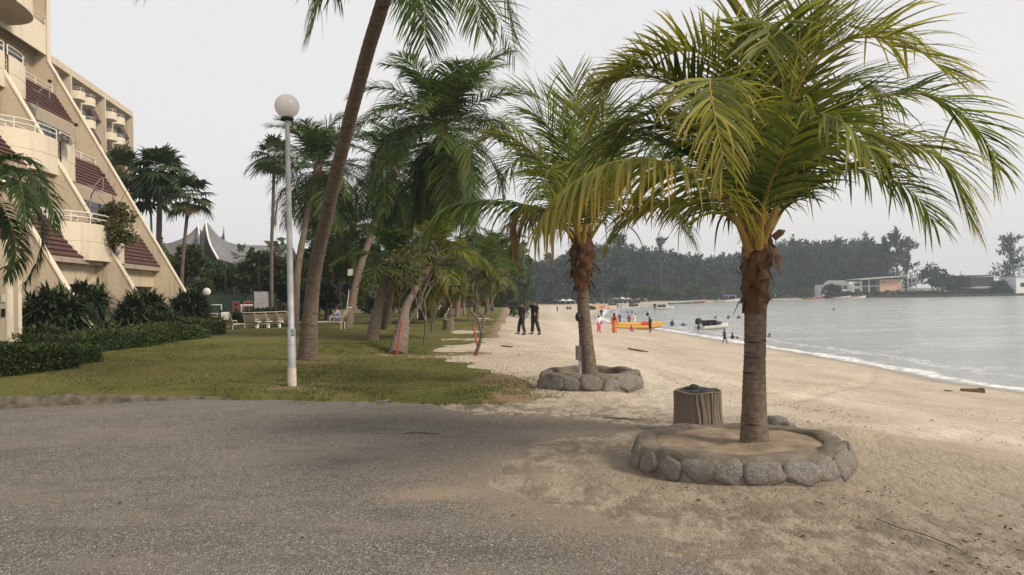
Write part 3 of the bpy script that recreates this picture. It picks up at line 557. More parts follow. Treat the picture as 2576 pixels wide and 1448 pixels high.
coco('slim coconut palm with a low dark crown between two leaning trunks', (845, 800), [(857, 700), (872, 630), (886, 565)], 52, 3.4, 22, 16, (.16, .13, .11), .13, ll=1., lo=-.9)
coco('leaning coconut palm with orange dead fronds at the edge of the sand', (1104, 800), [(1135, 752), (1180, 712), (1222, 668)], 50, 2.9, 18, 17, (.3, .22, .18), .36, ll=.9, dead=5)
coco('coconut palm with a dark crown filling the gap between the two trunks', (820, 806), [(830, 730), (850, 660), (862, 610)], 56, 3.2, 20, 18, (.16, .13), .12, ll=1.)
coco('low coconut palm with dead fronds beyond the frangipani trees', (1060, 806), [(1065, 740), (1062, 680)], 45, 3., 20, 19, (.2, .15), .25, ll=.9, dead=4)
coco('coconut palm beyond the others, half hidden above the bare frangipani trees', (1150, 798), [(1156, 720), (1165, 650)], 60, 3.6, 22, 20, (.2, .16), .22, ll=1., lo=-.9)
coco('coconut palm hidden behind the tallest dark crown', (1020, 806), [(1020, 640), (1010, 560)], 52, 3.2, 18, 22, (.2, .16), .13, ll=1.1, lo=-1.)
coco('coconut palm showing between the large crown and the farther planter palm', (1225, 796), [(1228, 700), (1250, 620)], 62, 2.8, 18, 23, (.18, .14), .16, ll=1., lo=-.9)
# palm standing in front of the hotel, its trunk outside the picture
t0 = V3(-13.6, 17.6, .2); DY = 17.4; F = []
fr([(-40, 470, 0), (20, 425, -.1), (80, 440, -.2), (125, 500, -.25), (140, 570, -.25)], nl=95, ll=.6, hang=.9, tint=.12)
fr([(-40, 480, 0), (10, 470, .2), (70, 500, .3), (105, 560, .3), (100, 640, .3), (62, 715, .3)], nl=95, ll=.55, hang=1.0, tint=.14)
fr([(-40, 480, 0), (0, 430, -.6), (40, 440, -1.), (60, 500, -1.3), (65, 560, -1.4)], nl=95, ll=.5, hang=.9, tint=.1)
fr([(-40, 490, 0), (-10, 500, -.1), (25, 560, -.2), (40, 640, -.2), (20, 700, -.2)], nl=95, ll=.5, hang=1., tint=.12)
fr([(-40, 470, 0), (-20, 420, .2), (30, 395, .3), (80, 410, .4), (110, 450, .4)], nl=95, ll=.5, hang=.8, tint=.1)
for q in range(7): F.append(dict(pts=arc(at(-40, 480, 17.4), 1.6+q*.55, .5, 1.9, 1.6), nl=80, ll=.5, hang=.8, tint=.12, seed=q))
for k in F: k['w'] = .042; k['ll'] *= 1.15; k['hang'] *= .95; k['tint'] = .1
palm('coconut_palm', 'dark drooping palm fronds entering from the left in front of the hotel', t0, [t0, at(-42, 700, 17.5), at(-40, 480, 17.4)], [.15, .12, .1], F, 'coconut palms')
# --- fan palms
def fanleaf(b, c, d, size, rg, tint, nseg=15):
    d = nrm(d); s_ = nrm(np.cross(d, V3(0, 0, 1))); n_ = np.cross(s_, d); q = []
    for k in range(nseg):
        a = (k/(nseg-1)-.5)*3.9; e = nrm(d*math.cos(a)+s_*math.sin(a)+n_*.12*math.cos(a)); l = size*(.75+.25*math.cos(a))*rg.uniform(.9, 1.1); wv = nrm(np.cross(e, n_))*size*.085
        m_ = c+e*l*.55; tp = c+e*l+V3(0, 0, -.28*size*rg.uniform(.5, 1.3)); q += [[c-wv*.25, c+wv*.25, m_+wv, m_-wv], [m_-wv, m_+wv, tp+wv*.12, tp-wv*.12]]
    b.quads(q, 0, tint)
def fanpalm(label, basept, pix, Y, size, n, seed, rad=(.16, .13), leaf=1., pet=1.5, dead=6, trunk_to=None, group='fan palms'):
    rg = np.random.default_rng(seed); b0 = at(*basept, Y); path = [b0] + [at(x, y, Y) for x, y in pix]; t = thing('fan_palm', b0, label, 'palm tree', group)
    trunk_mb(path, rad, 12, 40).build('trunk', M['trunk'], t); c = path[-1]; b = MB()
    for i in range(n):
        f = i/n; el = 1.35-2.1*f; az = i*2.4; d = V3(math.cos(az)*math.cos(el), math.sin(az)*math.cos(el), math.sin(el)); e = c+d*pet*rg.uniform(.8, 1.1)
        b.tube([c, (c+e)/2+V3(0, 0, .08), e], [.03, .02, .015], 5, 1); fanleaf(b, e, nrm(d+V3(0, 0, -.35-.3*f)), leaf*rg.uniform(.85, 1.1), rg, rg.uniform(.2, .6))
    b.build('crown', [M['fan'], M['rachis_g']], t)
    if dead:
        b = MB()
        for i in range(dead): az = rg.uniform(0, 6.28); d = nrm(V3(math.cos(az), math.sin(az), -1.2)); fanleaf(b, c+d*pet*.6, d, leaf*.8, rg, 1.)
        b.build('dead_leaves', M['fan'], t)
    return t
fanpalm('tall fan palm with big dense crown beside the end of the hotel', (401, 800), [(400, 600), (404, 440)], 52, 3, 36, 1, (.2, .17), 1.35, 1.2)
fanpalm('fan palm with a smaller tilted crown of hanging leaves right of the tall one', (457, 800), [(458, 690), (466, 590), (476, 500)], 50, 2.4, 18, 2, (.12, .1), 1.1, 1.1, 3)
fanpalm('very thin fan palm with a low crown against the hotel edge', (384, 800), [(383, 640), (378, 500)], 56, 2, 18, 3, (.09, .07), 1.2, 1.2, 0)
fanpalm('fan palm with dark leaves hidden behind the sloping hotel wall', (330, 800), [(310, 560), (305, 440)], 55, 2, 26, 4, (.15, .12), 1.3, 1.3, 0)
fanpalm('slender fan palm with a thin straight trunk left of the lamp post', (684, 815), [(683, 640), (687, 520), (690, 400)], 62, 2.6, 22, 5, (.16, .12), 1.15, 1.25, 4)
# ------------------------------------------------------------------ broadleaf trees, shrubs, hedges
def leafquads(c, d, size, rg, asp=2.2):
    n = len(c); d = nrm(d); s_ = nrm(np.cross(d, nrm(rg.normal(size=(n, 3))))); l = size*rg.uniform(.7, 1.3, n)[:, None]; w_ = l/asp
    return np.stack([c-s_*w_*.35, c+d*l*.5-s_*w_*.5, c+d*l, c+d*l*.5+s_*w_*.5], 1)
def crown(c, R, n, size, rg, clumps=26, tint=.5, asp=1.8, flat=.6, hang=0.):
    R = np.asarray(R, float); u = nrm(rg.normal(size=(clumps, 3))); u[:, 2] = np.abs(u[:, 2])*1.3-.45; cc = c+u*R*rg.uniform(.45, .95, (clumps, 1)); rad = R.mean()*rg.uniform(.22, .42, clumps)
    k = rg.integers(0, clumps, n); o = nrm(rg.normal(size=(n, 3))); o[:, 2] *= flat; p = cc[k]+o*(rad[k]*rg.uniform(.3, 1., n)**.5)[:, None]
    ct = np.clip(rg.normal(0, .16, clumps), -.3, .3)
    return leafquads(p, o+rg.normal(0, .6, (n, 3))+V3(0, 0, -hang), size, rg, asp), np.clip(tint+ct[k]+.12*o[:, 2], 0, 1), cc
def tree(name, label, px_, Y, top, halfw, n=2600, size=.45, mat='tree', seed=0, trunkr=.18, tint=.45, base=None, group='trees behind the pool', low=None, asp=1.8, cat='tree', depth=1., clumps=26):
    """px_: column; top/low: image rows of crown top and bottom"""
    rg = np.random.default_rng(seed); zt = at(px_, top, Y)[2]; zl = at(px_, low, Y)[2]; x = at(px_, (top+low)/2, Y)[0]; hw = halfw*Y/FPX
    z0 = float(ground(x, Y)) if base is None else base; b0 = V3(x, Y, z0); c = V3(x, Y, (zt+zl)/2)
    t = thing(name, b0, label, cat, group); q, tn, cc = crown(c, (hw, hw*depth, (zt-zl)/2), n, size, rg, clumps, tint, asp)
    MB().quads(q, 0, tn).build('crown', M[mat], t); b = MB(); fork = b0+(c-b0)*.55
    b.tube([b0-V3(0, 0, .2), b0+(fork-b0)*.5+V3(rg.normal(0, .1), 0, 0), fork], [trunkr*1.3, trunkr, trunkr*.85], 8)
    for e in cc[:9]: b.tube([fork, fork+(e-fork)*.5+V3(0, 0, .15), e], [trunkr*.6, trunkr*.35, .03], 5)
    b.build('trunk', M['bark'], t); return t
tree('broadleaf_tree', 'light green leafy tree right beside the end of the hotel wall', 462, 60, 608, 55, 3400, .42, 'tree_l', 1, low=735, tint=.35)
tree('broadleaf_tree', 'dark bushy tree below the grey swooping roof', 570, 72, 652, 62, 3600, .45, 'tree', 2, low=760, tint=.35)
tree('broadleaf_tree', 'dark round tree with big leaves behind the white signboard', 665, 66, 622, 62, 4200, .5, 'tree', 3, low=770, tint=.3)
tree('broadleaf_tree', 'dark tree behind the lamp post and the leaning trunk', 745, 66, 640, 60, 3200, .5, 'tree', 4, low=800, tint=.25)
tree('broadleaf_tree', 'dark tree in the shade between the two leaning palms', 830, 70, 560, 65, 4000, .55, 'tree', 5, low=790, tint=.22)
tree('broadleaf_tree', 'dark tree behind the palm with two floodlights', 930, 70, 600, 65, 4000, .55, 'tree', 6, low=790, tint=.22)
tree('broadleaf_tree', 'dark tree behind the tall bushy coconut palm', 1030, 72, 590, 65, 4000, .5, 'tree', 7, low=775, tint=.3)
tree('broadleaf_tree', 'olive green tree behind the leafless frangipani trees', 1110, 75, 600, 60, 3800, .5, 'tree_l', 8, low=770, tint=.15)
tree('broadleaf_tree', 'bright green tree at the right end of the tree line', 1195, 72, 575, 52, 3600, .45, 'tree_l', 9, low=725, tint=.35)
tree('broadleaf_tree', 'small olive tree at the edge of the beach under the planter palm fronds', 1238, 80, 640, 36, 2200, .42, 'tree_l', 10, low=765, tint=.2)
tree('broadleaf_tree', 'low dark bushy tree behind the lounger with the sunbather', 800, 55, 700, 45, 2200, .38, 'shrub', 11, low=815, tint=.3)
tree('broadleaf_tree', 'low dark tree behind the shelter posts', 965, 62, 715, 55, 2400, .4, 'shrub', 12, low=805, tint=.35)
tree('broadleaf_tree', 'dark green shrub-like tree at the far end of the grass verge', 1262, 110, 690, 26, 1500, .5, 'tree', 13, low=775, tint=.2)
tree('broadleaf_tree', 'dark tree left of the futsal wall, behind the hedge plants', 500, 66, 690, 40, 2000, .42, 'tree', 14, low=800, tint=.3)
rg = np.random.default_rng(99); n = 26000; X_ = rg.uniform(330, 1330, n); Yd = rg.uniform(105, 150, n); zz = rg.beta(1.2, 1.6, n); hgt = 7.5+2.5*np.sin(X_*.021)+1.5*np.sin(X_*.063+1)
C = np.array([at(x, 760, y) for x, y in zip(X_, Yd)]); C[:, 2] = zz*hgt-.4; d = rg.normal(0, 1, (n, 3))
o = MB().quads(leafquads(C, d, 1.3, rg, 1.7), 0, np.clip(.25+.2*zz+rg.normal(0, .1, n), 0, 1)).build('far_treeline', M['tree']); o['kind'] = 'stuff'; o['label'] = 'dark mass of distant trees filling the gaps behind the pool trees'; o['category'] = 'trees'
def shrub(name, label, px_, Y, top, low, halfw, n, seed, leaf=.5, mat='shrub', group='shrubs along the hotel', kind='burst', tint=.4, dz=None):
    rg = np.random.default_rng(seed); zt = at(px_, top, Y)[2]; x = at(px_, (top+low)/2, Y)[0]; z0 = float(ground(x, Y)) if dz is None else dz; hw = halfw*Y/FPX; H = zt-z0
    t = thing(name, (x, Y, z0), label, 'shrub', group); b = MB(); st = MB()
    for i in range(n):
        a = rg.uniform(0, 6.28); r = hw*math.sqrt(rg.random())*.8; h = H*rg.uniform(.25, .93)*(1-.35*(r/hw)**2); c = V3(x+r*math.cos(a), Y+r*math.sin(a), z0+h)
        if i % 4 == 0: st.tube([(x+.6*r*math.cos(a), Y+.6*r*math.sin(a), z0-.05), c], [.018, .012], 5)
        k = rg.integers(9, 14); dd = rg.normal(0, .55, (k, 3)); dd += nrm(V3(math.cos(a), math.sin(a), .5))*.55; dd = nrm(dd); ln_ = leaf*rg.uniform(.7, 1.3, k)[:, None]
        s_ = nrm(np.cross(dd, V3(0, 0, 1)))*ln_*.06; m_ = c+dd*ln_*.55; tp = c+dd*ln_+V3(0, 0, -.2)*ln_; tn = np.clip(tint+rg.normal(0, .18), 0, 1)
        b.quads(np.stack([np.broadcast_to(c, m_.shape)-s_*.3, np.broadcast_to(c, m_.shape)+s_*.3, m_+s_, m_-s_], 1), 0, tn); b.quads(np.stack([m_-s_, m_+s_, tp+s_*.1, tp-s_*.1], 1), 0, tn)
    b.build('foliage', M[mat], t); st.build('stems', M['bark'], t); return t
shrub('palm_shrub', 'wide dark shrub in front of the nearest sloping hotel wall', 140, 24.6, 735, 850, 75, 330, 1, .62)
shrub('palm_shrub', 'tall dark shrub between the first and second sloping walls', 222, 29.5, 708, 850, 40, 230, 2, .62)
shrub('palm_shrub', 'dark shrub at the foot of the second sloping wall', 358, 31.5, 740, 835, 62, 300, 3, .62)
shrub('palm_shrub', 'dark shrub at the right end of the hotel, next to the pool', 475, 34.5, 738, 830, 46, 260, 4, .62)
shrub('palm_shrub', 'small spiky shrub between the two big shrubs near the pool', 418, 31, 790, 830, 34, 90, 5, .45, tint=.6)
shrub('palm_shrub', 'feathery green low shrub beside the hotel doors', 110, 21.5, 828, 872, 50, 130, 6, .42, tint=.8)
shrub('palm_shrub', 'short spiky plant with pale leaves at the foot of the first wall', 265, 25.5, 815, 850, 30, 60, 7, .4, tint=.9)
shrub('palm_shrub', 'dark undergrowth shrub left of the sunbather', 775, 44, 770, 815, 30, 90, 8, .55, group='shrubs behind the pool')
shrub('palm_shrub', 'reddish spiky plant behind the rightmost tan lounger', 700, 47, 768, 800, 20, 60, 9, .5, tint=1., group='shrubs behind the pool')
shrub('palm_shrub', 'dark green shrub behind the gap in the loungers', 655, 50, 780, 812, 40, 130, 10, .45, group='shrubs behind the pool')
shrub('palm_shrub', 'dark green shrub below the white signboard', 610, 52, 786, 815, 36, 110, 11, .45, group='shrubs behind the pool')
shrub('palm_shrub', 'dark shrub behind the leftmost tan lounger', 540, 50, 786, 815, 36, 110, 12, .45, group='shrubs behind the pool')
def hedge(label, pts, h, w, n, seed, mat='hedge', size=.075):
    rg = np.random.default_rng(seed); P = np.array([gp(*p) for p in pts]); t = thing('hedge', P[len(P)//2], label, 'hedge', 'clipped hedges along the hotel')
    seg = np.concatenate([[0], np.cumsum(np.linalg.norm(np.diff(P, axis=0), axis=1))]); L = seg[-1]; s = rg.uniform(0, L, n); C = np.stack([np.interp(s, seg, P[:, k]) for k in range(3)], 1)
    d = nrm(P[-1]-P[0]); nn = V3(-d[1], d[0], 0); face = rg.random(n); v = rg.uniform(0, 1, n); u = rg.uniform(-.5, .5, n)
    top = face > .5; hv = np.where(top, h*(1+np.abs(rg.normal(0, .07, n))), h*v); uv = np.where(top, u, np.where(face < .36, -.5, .5)+rg.normal(0, .05, n))
    endm = (s < .03) | (s > L-.03); lump = 1+.12*np.sin(s*2.3+seed)+.08*np.sin(s*5.1)+.05*np.sin(s*11.)
    p = C+nn*(uv*w*(1-.12*v))[:, None]+V3(0, 0, 1)*(hv*lump)[:, None]; o = nn*np.where(top, 0, np.sign(uv))[:, None]+V3(0, 0, 1)*np.where(top, 1., .2)[:, None]
    b = MB().quads(leafquads(p, o+rg.normal(0, .6, (n, 3)), size, rg, 1.8), 0, np.clip(.4+rg.normal(0, .2, n)+.15*top, 0, 1)); b.build('leaves', M[mat], t)
    k = MB(); PP = np.array([np.interp(np.linspace(0, L, 20), seg, P[:, j]) for j in range(3)]).T
    k.grid(np.stack([PP+nn*a*w*.46+V3(0, 0, z*h*.95) for a, z in ((-1, -.05), (-1, .96), (-.5, 1), (.5, 1), (1, .96), (1, -.05))], 1), smooth=False); k.build('shade_core', plain('hedge_inside', (.01, .014, .006), .9), t)  # near-black block stands in for the shade inside the leaves
hedge('clipped dark hedge at the left edge of the photo, beside the doors', [(-70, 950), (150, 925)], .5, 1., 9000, 1)
hedge('long clipped dark hedge in front of the first two sloping walls', [(70, 902), (340, 872), (390, 862)], .45, 1., 9000, 2)
hedge('low bright green hedge in front of the long dark one', [(95, 925), (225, 910)], .33, .7, 4500, 3, 'hedge_b', .05)
hedge('rounded dark hedge in front of the shrubs near the pool', [(345, 866), (470, 853)], .48, 1.2, 6000, 4)
hedge('low lighter green hedge bordering the lawn near the pool', [(440, 858), (505, 850)], .3, .8, 2500, 5, 'hedge_b', .05)
hedge('short dark hedge ending beside the first tan lounger', [(470, 848), (540, 842)], .6, 1., 3500, 6)
# frangipani trees (nearly leafless, forking)
def frangi(label, base, Y, h, seed, spread=.8, lean=0., r=.05, leaves=60, tint=.5, levels=6, first=.3):
    rg = np.random.default_rng(seed); t = thing('frangipani_tree', base, label, 'tree', 'bare frangipani trees'); b = MB(); tips = []
    def grow(p, d, l, r_, lv):
        e = p+d*l; b.tube([p, (p+e)/2+rg.normal(0, .03, 3)*l, e], [r_, r_*.85, r_*.72], 6)
        if lv == 0: tips.append(e); return
        for i in range(2 if rg.random() < .72 else 3):
            a = rg.uniform(0, 6.28); nd_ = nrm(d+V3(math.cos(a), math.sin(a), .25)*spread*rg.uniform(.6, 1.2)); grow(e, nd_, l*rg.uniform(.7, .95), r_*.7, lv-1)
    d0 = nrm(V3(lean, 0, 1)); p0 = np.array(base, float); grow(p0-V3(0, 0, .05), d0, h*first, r, levels-1)
    b.build('trunk', M['bark_pale'], t); tp = np.array(tips); k = rg.integers(0, len(tp), leaves*2)
    c = tp[k]+rg.normal(0, .06, (len(k), 3)); MB().quads(leafquads(c, rg.normal(0, 1, (len(k), 3))+V3(0, 0, -.4), .2, rg, 2.8), 0, np.clip(rg.normal(tint, .25, len(k)), 0, 1)).build('leaves', M['tree_l'], t)
    return t
frangi('thin frangipani tree with a straight stem between the red stakes', gp(1066, 868), 0, 2.9, 1, .8, .1, .045, 130, .5)
frangi('frangipani tree forking low on the sand beside the right red stake', gp(1193, 898), 0, 2.3, 2, .75, .35, .065, 60, .6, 5)
frangi('spreading frangipani tree right behind the trunk with the red stake', gp(1018, 872), 0, 2.6, 3, .85, .15, .06, 170, .55)
frangi('frangipani tree farther back with brown twigs, before the white chairs', gp(1130, 815), 0, 4.2, 4, .8, .1, .08, 160, .5)
frangi('twiggy frangipani tree behind the thin one', gp(1085, 835), 0, 3.8, 5, .8, .2, .07, 170, .55)
frangi('frangipani tree with orange leaves near the end of the lawn', gp(1175, 812), 0, 3.4, 6, .8, .2, .07, 150, .8)
# ------------------------------------------------------------------ stone planters
def ico_stone(rg, r, fl):
    n = 9; ph = np.linspace(-PI/2, PI/2, n); th = np.arange(16)/16*2*PI; U = np.array([[(math.cos(p)*math.cos(t), math.cos(p)*math.sin(t), math.sin(p)) for t in th] for p in ph])
    e = 4.5; s = (np.abs(U)**e).sum(-1)**(-1/e); P = U*s[..., None]
    for _ in range(7): a = nrm(rg.normal(size=3)); a[1] *= .3; a = nrm(a); k = rg.uniform(.6, .95); h = P @ a; P = P - np.maximum(h-k, 0)[..., None]*a*.9
    P = P*(1+.05*np.sin(P[..., :1]*7+rg.uniform(0, 6))*np.sin(P[..., 2:]*6+rg.uniform(0, 6)))
    return P*np.array(r)
def planter(label, c, ax, ay, h, seed, ang, soil_h, tags=None):
    rg = np.random.default_rng(seed); t = thing('stone_planter', c, label, 'planter', 'round stone palm planters'); n = 120; th = np.arange(n)/n*2*PI
    wob = sum(rg.normal(0, .006)*np.cos(k*th+rg.uniform(0, 6)) for k in range(2, 9)); rim = sum(rg.normal(0, .012)*np.cos(k*th+rg.uniform(0, 6)) for k in range(1, 12))*.45
    prof = [(1.03, -.08), (1.0, .0), (.975, h*.35), (.945, h*.8), (.925, h*.97), (.90, h), (.84, h*1.02), (.775, h), (.755, h*.93), (.75, soil_h-.06)]
    P = np.array([[(c[0]+math.cos(a)*ax*(r+wob[i]+rg.normal(0, .004)), c[1]+math.sin(a)*ay*(r+wob[i]+rg.normal(0, .004)), c[2]+z+(rim[i] if z > h*.6 else 0)) for i, a in enumerate(th)] for r, z in prof])
    MB().grid(P, closed=True).build('wall', M['mortar'], t)
    b = MB(); rr = np.linspace(0, .77, 14); b.grid(np.array([[(c[0]+math.cos(a)*ax*r, c[1]+math.sin(a)*ay*r, c[2]+soil_h+fnoise(np.array([[c[0]+math.cos(a)*r]]), np.array([[math.sin(a)*r]]), 3, 3, seed)[0, 0]*.05) for a in th] for r in rr]), closed=True); b.build('soil', M['soil'], t)
    for a, w_, hh, zc in ang:
        a = math.radians(a); o = V3(math.cos(a)/ax, math.sin(a)/ay, 0); o = nrm(o); tg = V3(-o[1], o[0], 0); up = nrm(V3(-o[0]*.28, -o[1]*.28, 1)); out = np.cross(tg, up); P = ico_stone(rg, (w_*.70, .036, hh*.60), 0)
        cen = V3(c[0]+math.cos(a)*ax*.96, c[1]+math.sin(a)*ay*.96, c[2]+h*.46); ro = rg.normal(0, .15); tg2 = tg*math.cos(ro)+up*math.sin(ro); up2 = up*math.cos(ro)-tg*math.sin(ro)
        Q = cen+P[..., :1]*tg2+P[..., 1:2]*out+P[..., 2:]*up2; MB().grid(Q, closed=True).build('stone', M['stone'], t)
    return t
planter('larger low round planter of grey stones set in mortar, nearest the camera', (PC[0]+.03, PC[1], 0), 1.08, .96, .25, 2,
    [(190, .22, .2, .5), (206, .2, .2, .5), (220, .2, .19, .45), (237, .29, .22, .5), (252, .22, .19, .5), (268, .27, .2, .5), (286, .33, .21, .5), (302, .23, .2, .5), (317, .27, .21, .55), (335, .27, .2, .5), (354, .24, .2, .5), (10, .24, .2, .5), (40, .24, .2, .5), (75, .24, .2, .5), (110, .24, .2, .5), (150, .24, .2, .5)], .21)
planter('smaller round stone planter farther away, with an electric box inside', (onz(1486, 985, 0)[0]+.05, 13.95, 0), .95, .9, .30, 4,
    [(188, .28, .24, .5), (207, .27, .24, .5), (226, .26, .23, .5), (246, .28, .24, .55), (266, .28, .25, .45), (287, .28, .24, .5), (308, .27, .25, .5), (328, .27, .25, .55), (348, .27, .22, .5), (40, .26, .22, .5), (90, .26, .22, .5), (140, .26, .22, .5)], .2)
# electric box on a pipe beside the second palm, round light on its trunk
b0 = at(1458, 938, 13.7); b0[2] = .2; t = thing('electric_box', b0, 'grey metal electric box on a thin post beside the farther planter palm', 'electric box'); bx = at(1456, 888, 13.7)
MB().box(bx+V3(-.055, -.04, -.125), bx+V3(.045, .04, .125)).box(bx+V3(-.045, -.046, -.115), bx+V3(.035, -.04, .115)).build('box', plain('box_grey', (.14, .125, .1)), t)
MB().tube([V3(bx[0]+.02, bx[1], .1), V3(bx[0]+.005, bx[1], bx[2]-.12)], .016, 8).tube([V3(bx[0]+.045, bx[1]+.01, .1), V3(bx[0]+.035, bx[1]+.01, bx[2]-.12)], .008, 6).build('post', M['galv'], t)
bx = at(1454, 798, 13.75); t = thing('round_floodlight', bx, 'small round dark lamp fixed to the trunk of the farther planter palm', 'lamp')
b = MB(); b.ball(bx, (.05, .09, .085), 8); b.build('housing', M['black'], t); MB().tube([bx, bx+V3(.12, .02, -.02)], .018, 6).build('bracket', M['black'], t)
# ------------------------------------------------------------------ log-shaped litter bins
def logbin(loc, R, H, label, seed, bag=True):
    rg = np.random.default_rng(seed); t = thing('log_bin', loc, label, 'bin', 'tree-stump litter bins'); n = 360; th = np.arange(n)/n*2*PI; zs = np.linspace(-.04, H, 40); rows = []; ats = []
    gx = rg.normal(size=24); ph0 = rg.uniform(0, 6, 24)
    for z in zs:
        dist = .10*np.sin(2.2*th+5*z)+.05*np.sin(5*th-9*z+2)
        w_ = np.zeros(n)
        for q in range(4): w_ += np.sin((26+9*q)*(th+dist)+ph0[q]+1.2*math.sin(7*z+q))*(1, .7, .5, .4)[q]
        w_ = w_/2.0; ridge = np.clip(.5+.5*w_, 0, 1)**1.3; plainp = np.clip((np.cos(th-math.radians(215))-.72)/.2, 0, 1); ridge = ridge*(1-plainp)+.35*plainp
        r = R*(1.0+.02*math.cos(z*9))*(1-.03*(z/H))+.022*(ridge-.6)+R*.02*np.sin(3*th+1); rows.append(np.stack([loc[0]+r*np.cos(th), loc[1]+r*np.sin(th), np.full(n, loc[2]+z)+.008*np.sin(4*th)*(z > H*.9)], 1)); ats.append(ridge)
    b = MB(); b.grid(np.array(rows), 0, np.array(ats), True)
    P = np.array([[(loc[0]+r*math.cos(a), loc[1]+r*math.sin(a), loc[2]+z+.008*math.sin(4*a)) for a in th[::4]] for r, z in ((R*.985, H), (R*.96, H+.008), (R*.88, H+.005), (R*.85, H-.02), (R*.84, .1))]); b.grid(P, 0, .8, True); b.build('shell', M['barkbin'], t)
    if bag:
        rr = np.linspace(0, R*.86, 14); a2 = np.arange(60)/60*2*PI; X_, Y_ = np.outer(rr, np.cos(a2)), np.outer(rr, np.sin(a2)); nz = fnoise(X_+7, Y_+3, 7, 3, seed)*.055
        Zb = H-.03+.06*(1-(rr/(R*.86))**6)[:, None]*(1+.35*np.cos(a2-1.9))+nz*.9*(1-(rr/(R*.86))**6)[:, None]
        MB().grid(np.stack([loc[0]+X_*.985, loc[1]+Y_*.985, loc[2]+Zb], -1), closed=True).build('bin_bag', M['black'], t)
    return t
bl = onz(1757, 1088, 0); logbin((bl[0], bl[1], 0), .29, .50, 'cement tree-stump litter bin with black bag, behind the near planter', 1)
q = gp(1128, 833); logbin((q[0], q[1], q[2]), .27, .56, 'distant grey tree-stump litter bin where the lawn meets the sand', 2, False)
# ------------------------------------------------------------------ globe lamp
lb = gp(735, 973); t = thing('globe_lamp', lb, 'tall grey pole lamp with a white globe standing on the lawn', 'street lamp'); lx, ly, lz = lb; gt = at(722, 268, ly); H = gt[2]-lz; gx = gt[0]-lx
MB().tube([lb+V3(0, 0, -.1), lb+V3(0, 0, 1.05), lb+V3(0, 0, 1.07), lb+V3(gx*.4, 0, 2.2), lb+V3(gx, 0, H-.24)], [.075, .073, .06, .056, .042], 20).build('pole', M['galv'], t)
MB().tube([lb+V3(0, 0, -.1), lb+V3(0, 0, .03), lb+V3(0, 0, .32), lb+V3(0, 0, .34)], [.085, .08, .078, .075], 20).build('base_sleeve', pm('chalky_paint', (.42, .36, .28), (.66, .62, .55), 9, .9, .3), t)
o = MB().box(lb+V3(.03, -.083, .95), lb+V3(.085, -.02, 1.06)).build('access_cover', M['galv'], t)
MB().lathe([(.0, -.02), (.11, -.02), (.12, .0), (.12, .02), (.09, .045), (0, .045)], lb+V3(gx, 0, H-.24)).build('collar', M['black'], t)
def opal():
    m, nt, b = newmat('opal_globe'); b.inputs['Base Color'].default_value = (.86, .82, .81, 1); b.inputs['Roughness'].default_value = .12
    b.inputs['Subsurface Weight'].default_value = 0.; b.inputs['Coat Weight'].default_value = .3
    tr = nd(nt, 'BsdfTranslucent'); tr.inputs[0].default_value = (.9, .87, .86, 1); mx = nd(nt, 'MixShader', i_0=.5); lk(nt, b.outputs[0], mx.inputs[1]); lk(nt, tr.outputs[0], mx.inputs[2]); lk(nt, mx.outputs[0], nt.nodes['Material Output'].inputs[0]); return m
MB().ball((lx+gx, ly, lz+H), .222, 20).build('globe', opal(), t)
# ------------------------------------------------------------------ hotel
PH = math.radians(7); HN = V3(math.cos(PH), math.sin(PH), 0); HU = V3(-math.sin(PH), math.cos(PH), 0); HA = V3(-14.52, 27, .1); SL = 1.8; SH_ = 3.75; Z1 = 3.45; ZV = 14.15
def H3(u, d, z): return HA+HU*u+HN*d+V3(0, 0, z)
def dF(z): return -min(z, ZV)/SL+.1
FINS = [-13.6, -6.9, 0, 6.45, 13.7]; TH = .3
hotel = thing('hotel_building', HA, 'cream hotel block with sloping fin walls, rounded balconies and brown tiled roofs', 'building'); ROOF = 39.
def hb(b, u0, u1, d0, d1, z0, z1, m=0): b.box((0, 0, 0), (1, 1, 1), m, lambda v: np.array([H3(u0+(u1-u0)*p[0], d0+(d1-d0)*p[1], z0+(z1-z0)*p[2]) for p in v]))
for i, u in enumerate(FINS):
    main = i % 2 == 0; in_ = .0 if main else .0
    prof = [(.2-in_, -.3), (dF(ZV)-in_, ZV), (dF(ZV)-in_, ROOF), (-20, ROOF), (-20, 2.9), (-2.35-2.9/SL, 2.9), (-2.2, -.3)]
    b = MB(); b.prism(prof, lambda d, z, tt, u=u: H3(tt, d, z), u, u+TH); b.build('fin_wall', M['cream'], hotel)
    b = MB(); b.prism([(.2+.05, -.3), (dF(ZV)+.05, ZV+.05), (dF(ZV)+.05, ROOF), (dF(ZV)+.003, ROOF), (dF(ZV)+.003, ZV), (.203, -.3)], lambda d, z, tt: H3(tt, d, z), u-.03, u+TH+.03); b.build('fin_lit_edge', M['cream_l'], hotel)  # paler strip along the outer edge: the light falling there put into colour
def railing(path, parent, name='railing', r=.028, hs=(.22, .42), post=5):
    b = MB(); P = np.asarray(path)
    for h in hs: b.tube(P+V3(0, 0, h), r, 7)
    for i in range(0, len(P), post): b.tube([P[i]-V3(0, 0, .02), P[i]+V3(0, 0, hs[-1])], r, 6)
    return b.build(name, M['white'], parent)
